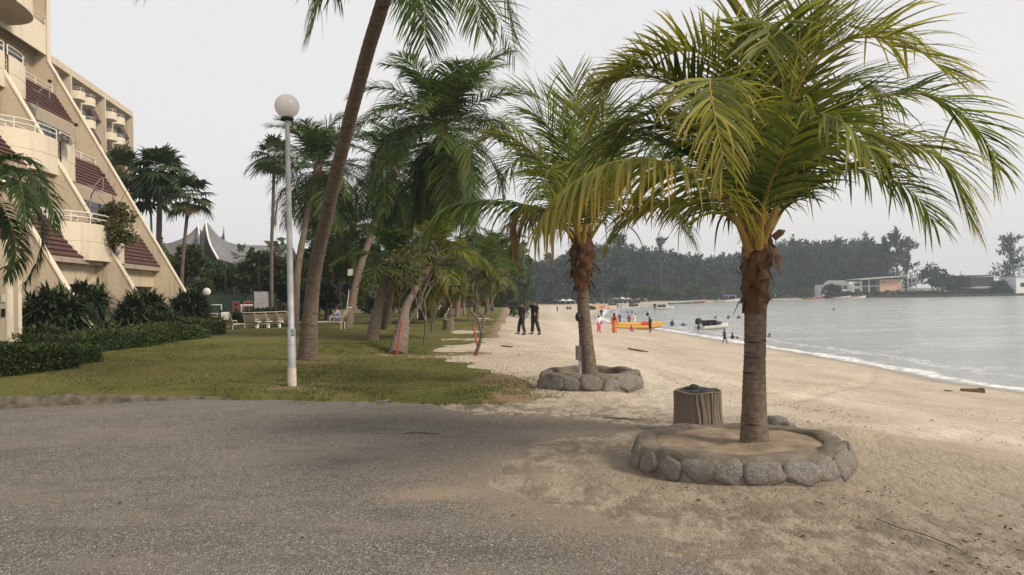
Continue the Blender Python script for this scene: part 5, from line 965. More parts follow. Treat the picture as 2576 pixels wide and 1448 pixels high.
def person(label, loc, H, rz, pose=None, shirt=None, pants=None, shoes=None, sleeve=.6, leg=.97, hair='short', robe=None, scarf=None, skinm=None, fat=1., hands=False, group=None, sub=1, extra=None, girl=False):
    skinm = skinm or SKIN; J = joints(pose or {}); ca, sa = math.cos(rz), math.sin(rz); loc = np.array(loc, float)
    Wd = lambda p: loc+V3(p[0]*ca-p[1]*sa, p[0]*sa+p[1]*ca, p[2])*H
    t = thing('person', loc, label, 'person', group)
    R = dict(pel=.073, sp=.066, ch=.078, nk=.034, hb=.052, ht=.046, sh=.036, el=.025, wr=.018, ha=.021, hp=.057, kn=.036, an=.024, to=.02)
    def mk(chains, grow, name, mat, root, edit=None):
        names = []; E = []
        for c in chains:
            for k in c:
                if k not in names: names.append(k)
            E += [(c[i], c[i+1]) for i in range(len(c)-1)]
        names.remove(root); names.insert(0, root); ix = {k: i for i, k in enumerate(names)}
        rad = []
        for k in names:
            r = R.get(k, R.get(k[:2], .02)); tor = k in ('pel', 'sp', 'ch'); r = (r+grow)*(fat if tor else 1); r *= H; rad.append((r*1.25, r*.85) if tor else r)
        PV = [Wd(J[k]) for k in names]; ee = [(ix[a], ix[b_]) for a, b_ in E]; return PV, ee, rad, ix
    body = [['pel', 'sp', 'ch', 'nk', 'hb', 'ht']]
    for n in 'lr': body += [['ch', 'sh'+n, 'el'+n, 'wr'+n, 'ha'+n], ['pel', 'hp'+n, 'kn'+n, 'an'+n, 'to'+n]]
    PV, ee, rad, ix = mk(body, 0, 'body', skinm, 'pel')
    if hands:
        for n, s in (('l', 1), ('r', -1)):
            h = J['ha'+n]; d = nrm(h-J['wr'+n]); sd = nrm(np.cross(d, V3(s, .2, .1)));
            for q, (o_, l_) in enumerate(((-.018, .046), (-.006, .054), (.006, .05), (.018, .038))):
                a_ = h+sd*o_+d*.012; m_ = a_+d*l_*.5; e_ = a_+d*l_*.9+V3(0, -.012, 0); k0 = len(PV); PV += [Wd(a_), Wd(m_), Wd(e_)]; rad += [.0062*H, .006*H, .0045*H]; ee += [(ix['ha'+n], k0), (k0, k0+1), (k0+1, k0+2)]
            k0 = len(PV); a_ = J['wr'+n]+d*.02+sd*-.02; PV += [Wd(a_+sd*-.012+d*.02), Wd(a_+sd*-.018+d*.045)]; rad += [.0065*H, .005*H]; ee += [(ix['wr'+n], k0), (k0, k0+1)]
    me = skin(PV, ee, rad, skinm, 'body', sub); o = bpy.data.objects.new('body', me); COL.objects.link(o); o.parent = t; o.matrix_parent_inverse = t.matrix_basis.inverted()
    hc = (J['hb']+J['ht'])/2; up = nrm(J['ht']-J['hb']); fwd = nrm(V3(0, -1, 0)+J.get('face', V3(0, 0, 0))); fwd = nrm(fwd-up*(fwd @ up)); sd = np.cross(fwd, up)
    hp_ = lambda a, b_, c_: Wd(hc+sd*a+fwd*b_+up*c_)
    if group is None:
        MB().ball(hp_(0, .056, -.012), (.010*H, .010*H, .014*H), 5).build('nose', skinm, t)
        for s in (1, -1): MB().ball(hp_(s*.052, 0, -.005), (.008*H, .012*H, .018*H), 5).build('ear', skinm, t); MB().ball(hp_(s*.02, .048, .005), .0055*H, 5).build('eye', HAIR, t)
        MB().tube([hp_(-.018, .045, -.033), hp_(0, .051, -.034), hp_(.018, .045, -.033)], .003*H, 5).build('mouth', RED, t)
    if scarf:
        b = MB(); b.ball(hp_(0, -.01, .005), (.062*H, .064*H, .075*H), 9); b.tube([hp_(0, -.015, -.03), hp_(0, -.01, -.09), hp_(0, -.01, -.17), hp_(0, -.02, -.26)], [.055*H, .07*H, .105*H, .10*H], 12); b.build('headscarf', scarf, t)
    elif hair:
        b = MB(); th = np.linspace(0, 2*PI, 17)[:-1]; P = []
        for j, ph in enumerate(np.linspace(-.15, PI/2, 8)):
            row = []
            for a in th:
                fr_ = math.cos(a); lo = ph if fr_ < .3 else max(ph, .45*fr_); row.append(hp_(.058*math.cos(lo)*math.sin(a), -.008+.062*math.cos(lo)*math.cos(a), .01+.066*math.sin(lo)))
            P.append(row)
        b.grid(np.array(P), closed=True)
        if hair == 'long': b.tube([hp_(0, -.045, .03), hp_(0, -.06, -.05), hp_(0, -.055, -.14)], [.04*H, .042*H, .02*H], 8)
        b.build('hair', HAIR, t)
    if shirt:
        J['sx'] = J['ch']*.35+J['nk']*.65; J['s0'] = J['pel']*1.25-J['sp']*.25; R['sx'] = .05; R['s0'] = .08; ch_ = [['ch', 'sx'], ['ch', 'sp', 's0']]
        for n in 'lr':
            if sleeve <= 1: J['e_'+n] = J['sh'+n]+(J['el'+n]-J['sh'+n])*sleeve; R['e_'] = .03; ch_.append(['ch', 'sh'+n, 'e_'+n])
            else: J['e_'+n] = J['el'+n]+(J['wr'+n]-J['el'+n])*min(sleeve-1, .95); R['e_'] = .024; ch_.append(['ch', 'sh'+n, 'el'+n, 'e_'+n])
        PV, ee, rad, _ = mk(ch_, .02, 'shirt', shirt, 'ch'); me = skin(PV, ee, rad, shirt, 'shirt', sub); o = bpy.data.objects.new('shirt', me); COL.objects.link(o); o.parent = t; o.matrix_parent_inverse = t.matrix_basis.inverted()
    if pants:
        J['p0'] = J['pel']*.3+J['sp']*.7; R['p0'] = .062; c_ = [['pel', 'p0']]
        for n in 'lr':
            if leg > .5: J['q_'+n] = J['kn'+n]+(J['an'+n]-J['kn'+n])*(leg-.5)*2; R['q_'] = .033; c_.append(['pel', 'hp'+n, 'kn'+n, 'q_'+n])
            else: J['q_'+n] = J['hp'+n]+(J['kn'+n]-J['hp'+n])*leg*2; R['q_'] = .05; c_.append(['pel', 'hp'+n, 'q_'+n])
        PV, ee, rad, _ = mk(c_, .017, 'trousers', pants, 'pel'); nm = 'trousers' if leg > .7 else 'shorts'; me = skin(PV, ee, rad, pants, nm, sub); o = bpy.data.objects.new(nm, me); COL.objects.link(o); o.parent = t; o.matrix_parent_inverse = t.matrix_basis.inverted()
    if shoes:
        for n in 'lr': b = MB(); a_, e_ = Wd(J['an'+n]+V3(0, .02, -.022)), Wd(J['to'+n]+V3(0, -.012, .004)); b.tube([a_+(a_-e_)*.15, a_, (a_+e_)/2, e_, e_+(e_-a_)*.08], np.array([.012, .03, .032, .026, .01])*H, 8); b.build('shoe', shoes, t)
    if robe:
        rm, z0, z1 = robe; b = MB(); rows = []
        for f in np.linspace(0, 1, 14):
            z = z0+(z1-z0)*f; r = (.105-.02*math.sin(PI*min(f*2, 1)))*(1+.45*max(f-.45, 0))*(.82 if f < .03 else 1)
            rows.append([Wd(V3(math.cos(a)*r*(1+.05*math.sin(6*a)*f), math.sin(a)*r*.78*(1+.05*math.sin(6*a+1)*f), z)) for a in np.arange(20)/20*2*PI])
        b.grid(np.array(rows), closed=True); b.build('robe', rm, t)
    if extra: extra(t, Wd, J, H)
    return t
def hh(px_, foot, top): # person standing with feet at the image row: location and height
    p = gp(px_, foot); return p
PURP = plain('cloth_aubergine', (.045, .03, .045), .8); BLK = plain('cloth_black', (.014, .013, .014), .85); NAVY = plain('cloth_navy', (.03, .032, .04), .85); SHOE = plain('shoe_dark', (.02, .018, .016), .6)
PINK = plain('cloth_pink', (.62, .11, .2), .8); ORNG = plain('cloth_orange', (.62, .13, .05), .8); WHT = plain('cloth_white', (.7, .7, .7), .8); BLUE = plain('cloth_blue', (.04, .09, .3), .8); RED = plain('cloth_red', (.4, .03, .03), .8); GREY = plain('cloth_grey', (.09, .09, .1), .8); MAG = plain('cloth_magenta', (.6, .06, .28), .8)
def hof(p, foot, top): return (foot-top)*p[1]/FPX
p = gp(1314, 842); person('man in aubergine shirt with a hand behind his back, left of two men', p, hof(p, 843, 761), math.radians(-58),
    dict(elr=(-.17, .09, .65), wrr=(-.11, .12, .545), har=(-.06, .11, .53), ell=(.15, .07, .64), wrl=(.1, .11, .54), hal=(.05, .11, .52), anr=(-.08, -.09, .045), tor=(-.10, -.19, .018), knr=(-.075, -.06, .285), anl=(.075, .05, .045), tol=(.09, -.05, .018), ht=(0, -.03, .955)), PURP, NAVY, SHOE, .75, hair='short', hands=True, sub=2)
def phone(t, Wd, J, H): MB().box(Wd(J['har'])+V3(-.05, -.02, -.01), Wd(J['har'])+V3(.03, .02, .14)).build('hand_camera', M['black'], t)
p = gp(1345, 842); person('man in black t-shirt raising a hand to his face, right of two men', p, hof(p, 843, 755), math.radians(-50),
    dict(elr=(-.17, -.12, .80), wrr=(-.10, -.16, .91), har=(-.06, -.14, .945), ell=(.15, .03, .64), wrl=(.17, .0, .5), hal=(.175, -.02, .445), anl=(.11, .1, .045), tol=(.14, .02, .018), knl=(.085, .03, .285), anr=(-.05, -.05, .045), tor=(-.06, -.15, .018)), BLK, NAVY, SHOE, .7, hair='short', hands=True, sub=2)
p = gp(1507, 838); person('woman in pink trousers and pale top with a dark bag on the wet sand', p, hof(p, 839, 794), .5, dict(ell=(.2, -.03, .68), wrl=(.14, -.12, .6), anr=(-.09, 0, .045), tor=(-.1, -.08, .018)), WHT, PINK, None, 1.4, hair='long', extra=lambda t, Wd, J, H: MB().ball(Wd(V3(.1, -.06, .58)), (.14, .09, .11), 8).build('shoulder_bag', MAG, t))
p = gp(1546, 839); person('woman in a long orange dress and dark headscarf standing before the banana boat', p, hof(p, 840, 789), .3, None, ORNG, None, None, 1.9, robe=(ORNG, .76, .04), scarf=plain('scarf_black', (.02, .018, .018)), fat=1.1)
p = gp(1636, 838); person('dark thin boy standing at the tip of the banana boat and looking down', p, hof(p, 839, 797), math.radians(-70), dict(ht=(0, -.05, .94), hb=(0, -.04, .88), nk=(0, -.02, .83)), plain('cloth_olive', (.03, .035, .02)), BLK, None, .7, .55, skinm=SKIND)
p = gp(1823, 866); person('wet boy walking along the foaming waterline', p, hof(p, 867, 829), math.radians(60), dict(anl=(.06, -.13, .05), tol=(.07, -.22, .03), knl=(.06, -.09, .29), anr=(-.06, .14, .06), tor=(-.06, .07, .02), knr=(-.06, .03, .28), ell=(.14, .1, .66), wrl=(.15, .16, .54), hal=(.15, .18, .5), elr=(-.14, -.07, .66), wrr=(-.15, -.16, .57), har=(-.15, -.2, .55)), plain('cloth_wet', (.03, .03, .03)), BLK, None, .5, .5, skinm=SKIND)
p = gp(1591, 836); person('small child in pink crouching on the wet sand', p, 1.05, math.radians(-60), dict(pel=(0, .1, .17), sp=(0, .06, .26), ch=(0, -.02, .35), nk=(0, -.08, .43), hb=(0, -.11, .475), ht=(0, -.13, .545), shl=(.1, -.05, .40), shr=(-.1, -.05, .40), ell=(.13, -.14, .26), wrl=(.12, -.2, .12), hal=(.12, -.22, .06), elr=(-.13, -.14, .26), wrr=(-.12, -.2, .12), har=(-.12, -.22, .06), hpl=(.06, .08, .16), hpr=(-.06, .08, .16), knl=(.11, -.12, .2), knr=(-.11, -.12, .2), anl=(.09, .02, .04), anr=(-.09, .02, .04), tol=(.1, -.07, .018), tor=(-.1, -.07, .018)), MAG, MAG, None, .8, .8, fat=1.2)
p = gp(1513, 799); person('person in black standing at the water edge behind the woman in pink trousers', p, hof(p, 800, 778), .2, None, BLK, BLK, None, 1.2, hair='long')
p = gp(1583, 822); person('person in dark red top standing behind the banana boat', p, hof(p, 823, 792), .4, None, RED, GREY, None, 1.2, scarf=plain('scarf_blue', (.05, .07, .16)))
p = gp(1597, 818); person('person in a white shirt bending by the banana boat', p, hof(p, 818, 787), .8, dict(ht=(0, -.13, .9), hb=(0, -.09, .85), nk=(0, -.05, .81)), WHT, WHT, None, 1.5)
p = gp(1558, 812); person('child in red and white top sitting behind the banana boat', p, 1.1, .2, None, RED, WHT, None, .8)
p = gp(1560, 818); person('person in blue leaning on the banana boat', p, 1.35, -1.2, dict(ht=(0, -.16, .87), hb=(0, -.11, .83), nk=(0, -.06, .80), wrl=(.12, -.22, .55), hal=(.12, -.27, .54)), BLUE, BLUE, None, 1.3)
sw = [(1691, 808, 820, 'boy wading waist-deep between the banana boat and the motorboat', .5), (1718, 811, 819, 'bather whose head and shoulders show left of the motorboat', .75), (1842, 842, 852, 'bather with raised arm right of the walking boy', .68), (1855, 848, 853, 'bather with only the head showing right of the walking boy', .86), (1801, 796, 801, 'bather behind the stern of the motorboat', .75), (1832, 793, 802, 'dark bather above the bow of the motorboat', .62), (1858, 796, 801, 'bather nearest the big palm trunk, behind the motorboat', .7),
      (1629, 787, 795, 'slim bather standing in the shallow behind the tip of the banana boat', .5), (1579, 782, 788, 'leftmost bather of the pair behind the white-shirted person', .7), (1590, 781, 789, 'bather in blue behind the white-shirted person', .6), (1607, 786, 790, 'bather far out, small head left of the slim one', .8), (1617, 785, 789, 'far bather next to the slim standing one', .8), (1936, 842, 849, 'lone bather just right of the big palm trunk', .75), (2098, 774, 781, 'lone bather far out in the middle of the bay', .72), (1622, 780, 784, 'bather farthest out behind the slim one', .8), (1648, 783, 787, 'far bather below the white boat', .8)]
for x, y0, y1, lab, frac in sw:
    p = sp(x, y1); Hh = 1.45; zz = ZW-frac*Hh; pose = dict(ell=(.2, -.1, .78), wrl=(.24, -.18, .72), hal=(.25, -.2, .70), elr=(-.2, -.1, .78), wrr=(-.24, -.18, .72), har=(-.25, -.2, .70)) if frac > .6 else None
    if 'raised arm' in lab: pose = dict(pose, elr=(-.2, 0, .92), wrr=(-.18, -.03, 1.03), har=(-.17, -.04, 1.08))
    person(lab, (p[0], p[1], zz), Hh, x*.7, pose, [GREY, BLK, NAVY, BLUE][x % 4] if frac < .8 else None, None, None, 1.2, skinm=SKIND, group='bathers in the water')
for x, y0, y1, lab, sh in ((1562, 768, 779, 'far beach walker beside the green beach cart', GREY), (1752, 761, 776, 'far person standing in the shallows in front of the moored boats', RED), (1685, 765, 771, 'far person at the waterline left of the long boat', BLK), (1402, 779, 785, 'tiny lone figure on the empty sand left of the planter palm', GREY), (1554, 768, 777, 'far person between the orange kayaks and the green cart', BLK), (1634, 756, 762, 'far person on the sand under the brown canopy', GREY)):
    p = gp(x, y1); Hh = max(hof(p, y1, y0), 1.2); Hh = min(Hh, 1.8); person(lab, p, Hh, x*1.3, None, sh, BLK, None, 1.2, group='people far along the beach')
SIT = dict(pel=(0, .05, .06), sp=(0, .04, .16), ch=(0, .0, .27), nk=(0, -.02, .36), hb=(0, -.03, .41), ht=(0, -.03, .48), shl=(.1, 0, .33), shr=(-.1, 0, .33), ell=(.15, -.08, .22), wrl=(.08, -.18, .2), hal=(.05, -.2, .2), elr=(-.15, -.08, .22), wrr=(-.08, -.18, .2), har=(-.05, -.2, .2), hpl=(.06, .03, .06), hpr=(-.06, .03, .06), knl=(.09, -.18, .2), knr=(-.09, -.18, .2), anl=(.07, -.28, .03), anr=(-.07, -.28, .03), tol=(.08, -.35, .03), tor=(-.08, -.35, .03))
for x, lab in ((1427, 'left one of a pair sitting on the far sand'), (1434, 'right one of a pair sitting on the far sand')): p = gp(x, 779); person(lab+' by the planter palm', p, 1.7, .4, SIT, BLK if x < 1430 else RED, BLK, None, 1.2, group='people far along the beach')
# sunbather on the far lounger
sb = gp(838, 829); t = copy_tree(pr); t['label'] = 'pale sun lounger on the lawn seen from the side, with a person on it'; t['group'] = 'sun loungers on the lawn'; t.matrix_basis = Matrix.Translation(sb+V3(.55, 0, 0)) @ Matrix.Rotation(math.radians(88), 4, 'Z') @ Matrix.Scale(1.15, 4)
person('person in lilac sitting on the pale lounger between the leaning trunks', sb+V3(.25, 0, .40), 1.6, -1.4, SIT, plain('cloth_lilac', (.4, .34, .5)), plain('cloth_lilac', (.4, .34, .5)), None, 1.3, hair='long')
p = gp(1060, 803); person('dark seated figure in the shade behind the red stake', p, 1.7, .6, SIT, BLK, BLK, None, 1.5)
p = gp(1148, 797); t = thing('red_cloth', at(1148, 760, p[1]), 'red cloth hanging on a low frame under the trees', 'cloth'); P = []; c = at(1148, 758, p[1])
MB().grid(np.array([[c+V3(x, .1*math.sin(x*6), z+.06*math.sin(x*5)) for x in np.linspace(-.5, .5, 9)] for z in (.0, -.2, -.4, -.62)])).build('cloth', plain('cloth_rust', (.3, .06, .06)), t)
for s_ in (-.55, .55): MB().tube([(c[0]+s_, c[1], p[2]), (c[0]+s_, c[1], c[2]+.1)], .03, 6).build('post', M['bark'], t)
MB().tube([c+V3(-.6, 0, .05), c+V3(.6, 0, .05)], .025, 6).build('rail', M['bark'], t)
# ------------------------------------------------------------------ boats
def hullf(L, Wd_, H, taper=.5, sheer=.15, n=14, bow=2.2):
    rows = []
    for i in range(n):
        u = i/(n-1); x = -L/2+L*u; w_ = Wd_/2*(1-max((u-.45)/.55, 0)**bow)*(1-.12*max(.3-u, 0)/.3); w_ = max(w_, .012); zt = H+sheer*u**2; k = .25*H*u**4*2
        rows.append([(x, -w_, zt), (x, -w_*.92, zt*.5+k*.5), (x, -w_*.55, .03+k), (x, 0, -.08+k), (x, w_*.55, .03+k), (x, w_*.92, zt*.5+k*.5), (x, w_, zt), (x, w_*.82, zt-.01), (x, w_*.7, H*.45+k), (x, 0, H*.4+k), (x, -w_*.7, H*.45+k), (x, -w_*.82, zt-.01), (x, -w_, zt)])
    return np.array(rows)
def placed(loc, rz, sc=1.):
    c, s = math.cos(rz), math.sin(rz); loc = np.array(loc, float)
    return lambda v: loc+np.stack([(v[..., 0]*c-v[..., 1]*s)*sc, (v[..., 0]*s+v[..., 1]*c)*sc, v[..., 2]*sc], -1)
def motorboat(label, loc, rz, L, hull, deck, engine=True, group=None):
    T_ = placed(loc, rz); t = thing('motorboat', loc, label, 'boat', group); b = MB(); H = hullf(L, L*.36, L*.10); b.grid(T_(H)); e = T_(H[0]); b.ngon(e[:7]); b.build('hull', hull, t)
    b = MB(); b.grid(T_(np.array([[(L*.02, y, L*.12) for y in np.linspace(-L*.14, L*.14, 6)], [(L*.16, y, L*.19-abs(y)*.2) for y in np.linspace(-L*.13, L*.13, 6)], [(L*.38, y, L*.145) for y in np.linspace(-L*.06, L*.06, 6)]]))); b.build('windscreen', deck, t)
    for x in (-L*.22, L*.0): b = MB(); b.box((x-L*.05, -L*.12, L*.05), (x+L*.03, L*.12, L*.15), 0, T_).box((x-L*.07, -L*.12, L*.15), (x-L*.04, L*.12, L*.22), 0, T_); b.build('seat', M['black'], t)
    if engine:
        b = MB(); b.prism([(-.16, .0), (.14, 0), (.2, .3), (.1, .46), (-.12, .42), (-.2, .2)], lambda x, z, tt: T_(np.array([-L*.53+x*L*.3, tt, L*.14+z*L*.3])), -L*.045, L*.045); b.box((-L*.55, -.04, -.3), (-L*.51, .04, L*.15), 0, T_); b.build('outboard_engine', M['black'], t)
    return t
p = sp(1796, 828); motorboat('white motorboat with a black outboard engine floating near the swimmers', p+V3(0, 0, -.05), math.radians(35), 4.3, M['white'], M['black'])
p = sp(1672, 779); motorboat('small white boat far out below the forest, left of the long boat', p, math.radians(20), 4.6, M['white'], M['white'], True, 'boats far along the shore')
p = gp(1604, 829); T_ = placed(p+V3(0, 0, .02), math.radians(-8)); L = 5.2; t = thing('banana_boat', p, 'yellow and orange inflatable banana boat with a red patch lying on the wet sand', 'boat'); u = np.linspace(-1, 1, 30)
def fl(yo, zo, r, bow): return T_(np.stack([u*L/2, np.full(30, yo), zo+bow*np.abs(u)**4], -1)), r*np.clip(1-np.abs(u)**5, .04, 1)**.6
yel = plain('rubber_yellow', (.62, .36, .09), .45); ora = plain('rubber_orange', (.55, .22, .06), .45)
P_, r_ = fl(0, .42, .3, .22); b = MB().tube(P_, r_, 14); b.build('main_tube', yel, t)
for yo in (-.42, .42): P_, r_ = fl(yo, .18, .2, .3); MB().tube(P_, r_, 10).build('side_tube', ora if yo > 0 else yel, t)
b = MB(); b.grid(T_(np.array([[(x, -.312*math.cos(a), .43+.312*math.sin(a)) for a in np.linspace(-.5, 1.5, 10)] for x in (.35, .8, 1.25)]))); b.build('red_patch', plain('rubber_red', (.5, .05, .05), .5), t)
for s_ in (-1, 1): b = MB(); b.tube(T_(np.array([(s_*L*.46, 0, .62), (s_*L*.5, 0, .68), (s_*L*.53, 0, .72)])), [.1, .08, .02], 8); b.build('tip', ora, t)
b = MB(); [b.tube(T_(np.array([(x, -.12, .72), (x, -.05, .8), (x, .05, .8), (x, .12, .72)])), .02, 5) for x in np.linspace(-1.9, 1.9, 7)]; b.build('handles', M['black'], t)
def longboat(label, x, y, L, rz, col, stripe=None):
    p = gp(x, y); p[2] = max(p[2], ZW)-.05; T_ = placed(p, rz); t = thing('long_boat', p, label, 'boat', 'boats far along the shore'); b = MB(); H = hullf(L, 1.5, .6, sheer=.5, bow=1.6); b.grid(T_(H)); b.ngon(T_(H[0])[:7]); b.build('hull', col, t)
    if stripe is not None: b = MB(); b.tube(T_(H[:, 0]+np.array([0, -.02, 0])), .07, 5).tube(T_(H[:, 6]+np.array([0, .02, 0])), .07, 5); b.build('gunwale', stripe, t)
    for q in (-.2, .1): MB().box((L*q-.15, -.6, .45), (L*q+.15, .6, .5), 0, T_).build('bench', M['brown'], t)
    return t
longboat('long grey wooden boat at the far waterline right of the small white boat', 1715, 768, 8, .05, plain('boat_grey', (.2, .22, .2)), M['white'])
longboat('reddish wooden boat at the far waterline right of the long grey one', 1752, 765, 6, .1, plain('boat_red', (.3, .12, .08)), M['white'])
longboat('orange and white boat by the far shore under the forest', 2046, 753, 8, .05, plain('boat_orange', (.55, .16, .08)), M['white'])
longboat('white boat by the sea wall in front of the white house', 2118, 751.5, 7, 0, M['white'])
longboat('second white boat by the sea wall, right of the first', 2155, 751, 7, 0, M['white'], plain('boat_grey', (.2, .22, .2)))
t = longboat('moored boat with a purple and blue awning at the far beach end', 1830, 760, 9, .05, M['white']); p = gp(1830, 760); p[2] = max(p[2], ZW); pu = plain('awning_purple', (.12, .1, .28))
b = MB(); b.grid(np.array([[p+V3(x, y, 2.4-.25*abs(y)) for y in (-1.2, 0, 1.2)] for x in (-3, 0, 3)])); b.build('awning', pu, t)
for x in (-2.8, 2.8): MB().tube([p+V3(x, 0, .3), p+V3(x, 0, 2.4)], .06, 5).build('post', M['white'], t)
for i, (x, y, c, lab) in enumerate(((1494, 777, yel, 'yellow kayak lying on the sand behind the planter palm'), (1512, 776, plain('kayak_red', (.5, .1, .06)), 'red-orange kayak lying right of the yellow one'), (1532, 778, plain('kayak_orange', (.6, .22, .08)), 'orange kayak nearest the green cart'))):
    p = gp(x, y); T_ = placed(p+V3(0, 0, .12), .3+.5*i); t = thing('kayak', p, lab, 'kayak', 'kayaks drawn up on the sand'); u = np.linspace(-1, 1, 16); MB().tube(T_(np.stack([u*1.9, u*0, .12+.18*u**4], -1)), .36*np.clip(1-np.abs(u)**2.2, .03, 1), 10).build('hull', c, t); MB().lathe([(.22, 0), (.3, .05), (.24, .08), (.0, .02)], p+V3(0, 0, .42), 14).build('cockpit', M['black'], t)
# carts on the far beach
def cart(label, x, y, c, sc):
    p = gp(x, y); T_ = placed(p, .4, sc); t = thing('beach_buggy', p, label, 'buggy', 'buggies on the far sand'); b = MB(); b.box((-1.1, -.6, .35), (1.1, .6, .8), 0, T_).box((-.9, -.6, .8), (.1, .6, 1.0), 0, T_); b.build('body', c, t)
    MB().box((-1.0, -.7, 1.72), (.9, .7, 1.8), 0, T_).build('roof', c, t)
    for xx in (-.95, .8):
        for yy in (-.6, .6): MB().tube(T_(np.array([(xx, yy, .8), (xx*.95, yy, 1.74)])), .04*sc, 5).build('post', M['black'], t); MB().tube(T_(np.array([(xx*.8, yy-.1, .33), (xx*.8, yy+.1, .33)])), .33*sc, 14).build('wheel', M['black'], t)
cart('green roofed buggy on the far sand between the kayaks and the canopies', 1541, 769, plain('buggy_green', (.06, .12, .07)), 1.0); cart('brown buggy on the far sand behind the bathers', 1594, 772, plain('buggy_brown', (.12, .09, .06)), 1.0); cart('dark buggy partly hidden by the trunk of the farther planter palm', 1487, 780, BLK, .9)
# canopies
def canopy(label, x, ybase, ytop, w, c, Y=None):
    p = gp(x, ybase); Y = p[1]; zt = at(x, ytop, Y)[2]; hw = w*Y/FPX/2; t = thing('beach_canopy', p, label, 'canopy', 'peaked canopies on the far beach'); ze = p[2]+(zt-p[2])*.62; b = MB()
    n = 7; rows = [[p+V3(sx*hw*s_, sy*hw*s_, 0)+V3(0, 0, (ze-p[2])+(zt-ze)*(1-s_)**1.5) for sx, sy in ((-1, -1), (0, -1), (1, -1), (1, 0), (1, 1), (0, 1), (-1, 1), (-1, 0))] for s_ in np.linspace(1, .02, n)]; b.grid(np.array(rows), closed=True, smooth=False); b.build('roof', c, t)
    for sx in (-1, 1):
        for sy in (-1, 1): MB().tube([p+V3(sx*hw*.95, sy*hw*.95, -.1), p+V3(sx*hw*.95, sy*hw*.95, ze-p[2])], .06, 5).build('post', M['white'], t)
CW = plain('canopy_white', (.72, .72, .7)); CB = plain('canopy_beige', (.36, .33, .27))
for i, (x, w_) in enumerate(((1370, 26), (1388, 22), (1401, 24), (1417, 22), (1433, 26))): canopy(('leftmost white peaked canopy in front of the forest', 'second white canopy from the left in the row of five', 'middle white canopy of the row of five', 'fourth canopy from the left in the row of five', 'white canopy nearest the planter palm in the row of five')[i], x, 766, 752, w_, CW)
for i, (x, yt, w_, c) in enumerate(((1500, 753, 26, CB), (1546, 747, 28, CW), (1565, 747, 26, CW), (1580, 748, 22, CB), (1615, 747, 26, CB))): canopy(('low greyish canopy just right of the planter palm trunk', 'white canopy, left one of two right of the planter palm', 'white canopy, right one of two right of the planter palm', 'brownish canopy touching the two white ones', 'beige canopy standing alone at the forest edge')[i], x, 762, yt, w_, c)
b = MB(); p = gp(1395, 767)
for x in np.linspace(-14, 30, 34): b.ball(p+V3(x+rng.normal(0, .5), 5+rng.normal(0, 1), .5), (.7, .6, .75), 4)
o = b.build('undergrowth', plain('undergrowth_dark', (.02, .028, .016))); o['kind'] = 'stuff'; o['label'] = 'dark low undergrowth behind the white canopies'; o['category'] = 'undergrowth'
# ------------------------------------------------------------------ houses across the bay
def px_box(b, x0, x1, y0, y1, Y, dep, m=0, zoff=None):
    a_, c_ = at(x0, y1, Y), at(x1, y0, Y); b.box((a_[0], Y, a_[2]), (c_[0], Y+dep, c_[2]), m)
hw = wallmat('house_white', (.72, .72, .7), (.78, .78, .76), (.5, .5, .49)); ho = plain('house_orange', (.62, .41, .28), .8); hr = plain('house_roof', (.2, .2, .2), .7)
YB = 303.
t = thing('white_house', at(2103, 742, YB), 'white two-storey house with a grey hip roof, leftmost across the bay', 'house'); b = MB(); px_box(b, 2072, 2137, 716, 746, YB, 9); w_ = b.build('wall', hw, t)
e = [at(x, y, YB+d) for x, y, d in ((2069, 717, -1), (2140, 717, -1), (2140, 717, 10), (2069, 717, 10), (2082, 706, 4), (2126, 706, 4))]; MB().add(e, [(0, 1, 5, 4)]).add(e, [(2, 3, 4, 5)]).add(e, [(1, 2, 5, 5)]).add(e, [(3, 0, 4, 4)]).build('roof', hr, t)
for (x0, x1, y0, y1) in ((2076, 2096, 719, 726), (2104, 2116, 720, 730), (2122, 2132, 720, 728), (2100, 2118, 735, 742)): b = MB(); px_box(b, x0, x1, y0, y1, YB-.1, .08); b.build('window', M['glass'], w_)
t = thing('long_house', at(2200, 742, YB), 'long white house with a slanted roof and an orange end block across the bay', 'house'); b = MB(); px_box(b, 2136, 2166, 709, 746, YB, 8); w_ = b.build('wall', hw, t); b = MB(); px_box(b, 2214, 2269, 703, 746, YB-1, 10); w2 = b.build('end_block', ho, t)
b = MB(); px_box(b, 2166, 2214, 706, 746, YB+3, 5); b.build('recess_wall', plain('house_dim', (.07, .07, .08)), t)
r0_, r1_ = at(2156, 705.5, YB), at(2276, 696.5, YB); b = MB(); b.prism([(r0_[0], r0_[2]), (r1_[0], r1_[2]), (r1_[0], r1_[2]+.45), (r0_[0], r0_[2]+.45)], lambda x, z, tt: V3(x, tt, z), YB-3, YB+10); b.build('roof', plain('roof_pale', (.42, .4, .38)), t)
for x0, x1, y0, y1, m_ in ((2150, 2163, 713, 720, 'glass'), (2150, 2163, 727, 735, 'glass'), (2222, 2229, 710, 712, 'dark'), (2227, 2236, 730, 738, 'glass'), (2254, 2264, 730, 738, 'glass')): b = MB(); px_box(b, x0, x1, y0, y1, YB-(1.1 if x0 > 2210 else .1), .08); b.build('window', M[m_], w2 if x0 > 2210 else w_)
b = MB(); px_box(b, 2166, 2214, 719, 722, YB-.5, 4); b.build('balcony_floor', hw, t)
for x in (2167, 2186, 2213): b = MB(); px_box(b, x, x+1.2, 704, 746, YB-.6, .4); b.build('pillar', hw, t)
t = thing('unfinished_tower', at(2294, 740, 306), 'narrow white unfinished tower with open floors right of the orange block', 'building'); b = MB()
for x in (2284, 2294, 2304): px_box(b, x, x+1.4, 690, 746, 306, .5); px_box(b, x, x+1.4, 690, 746, 310, .5)
b.build('columns', hw, t)
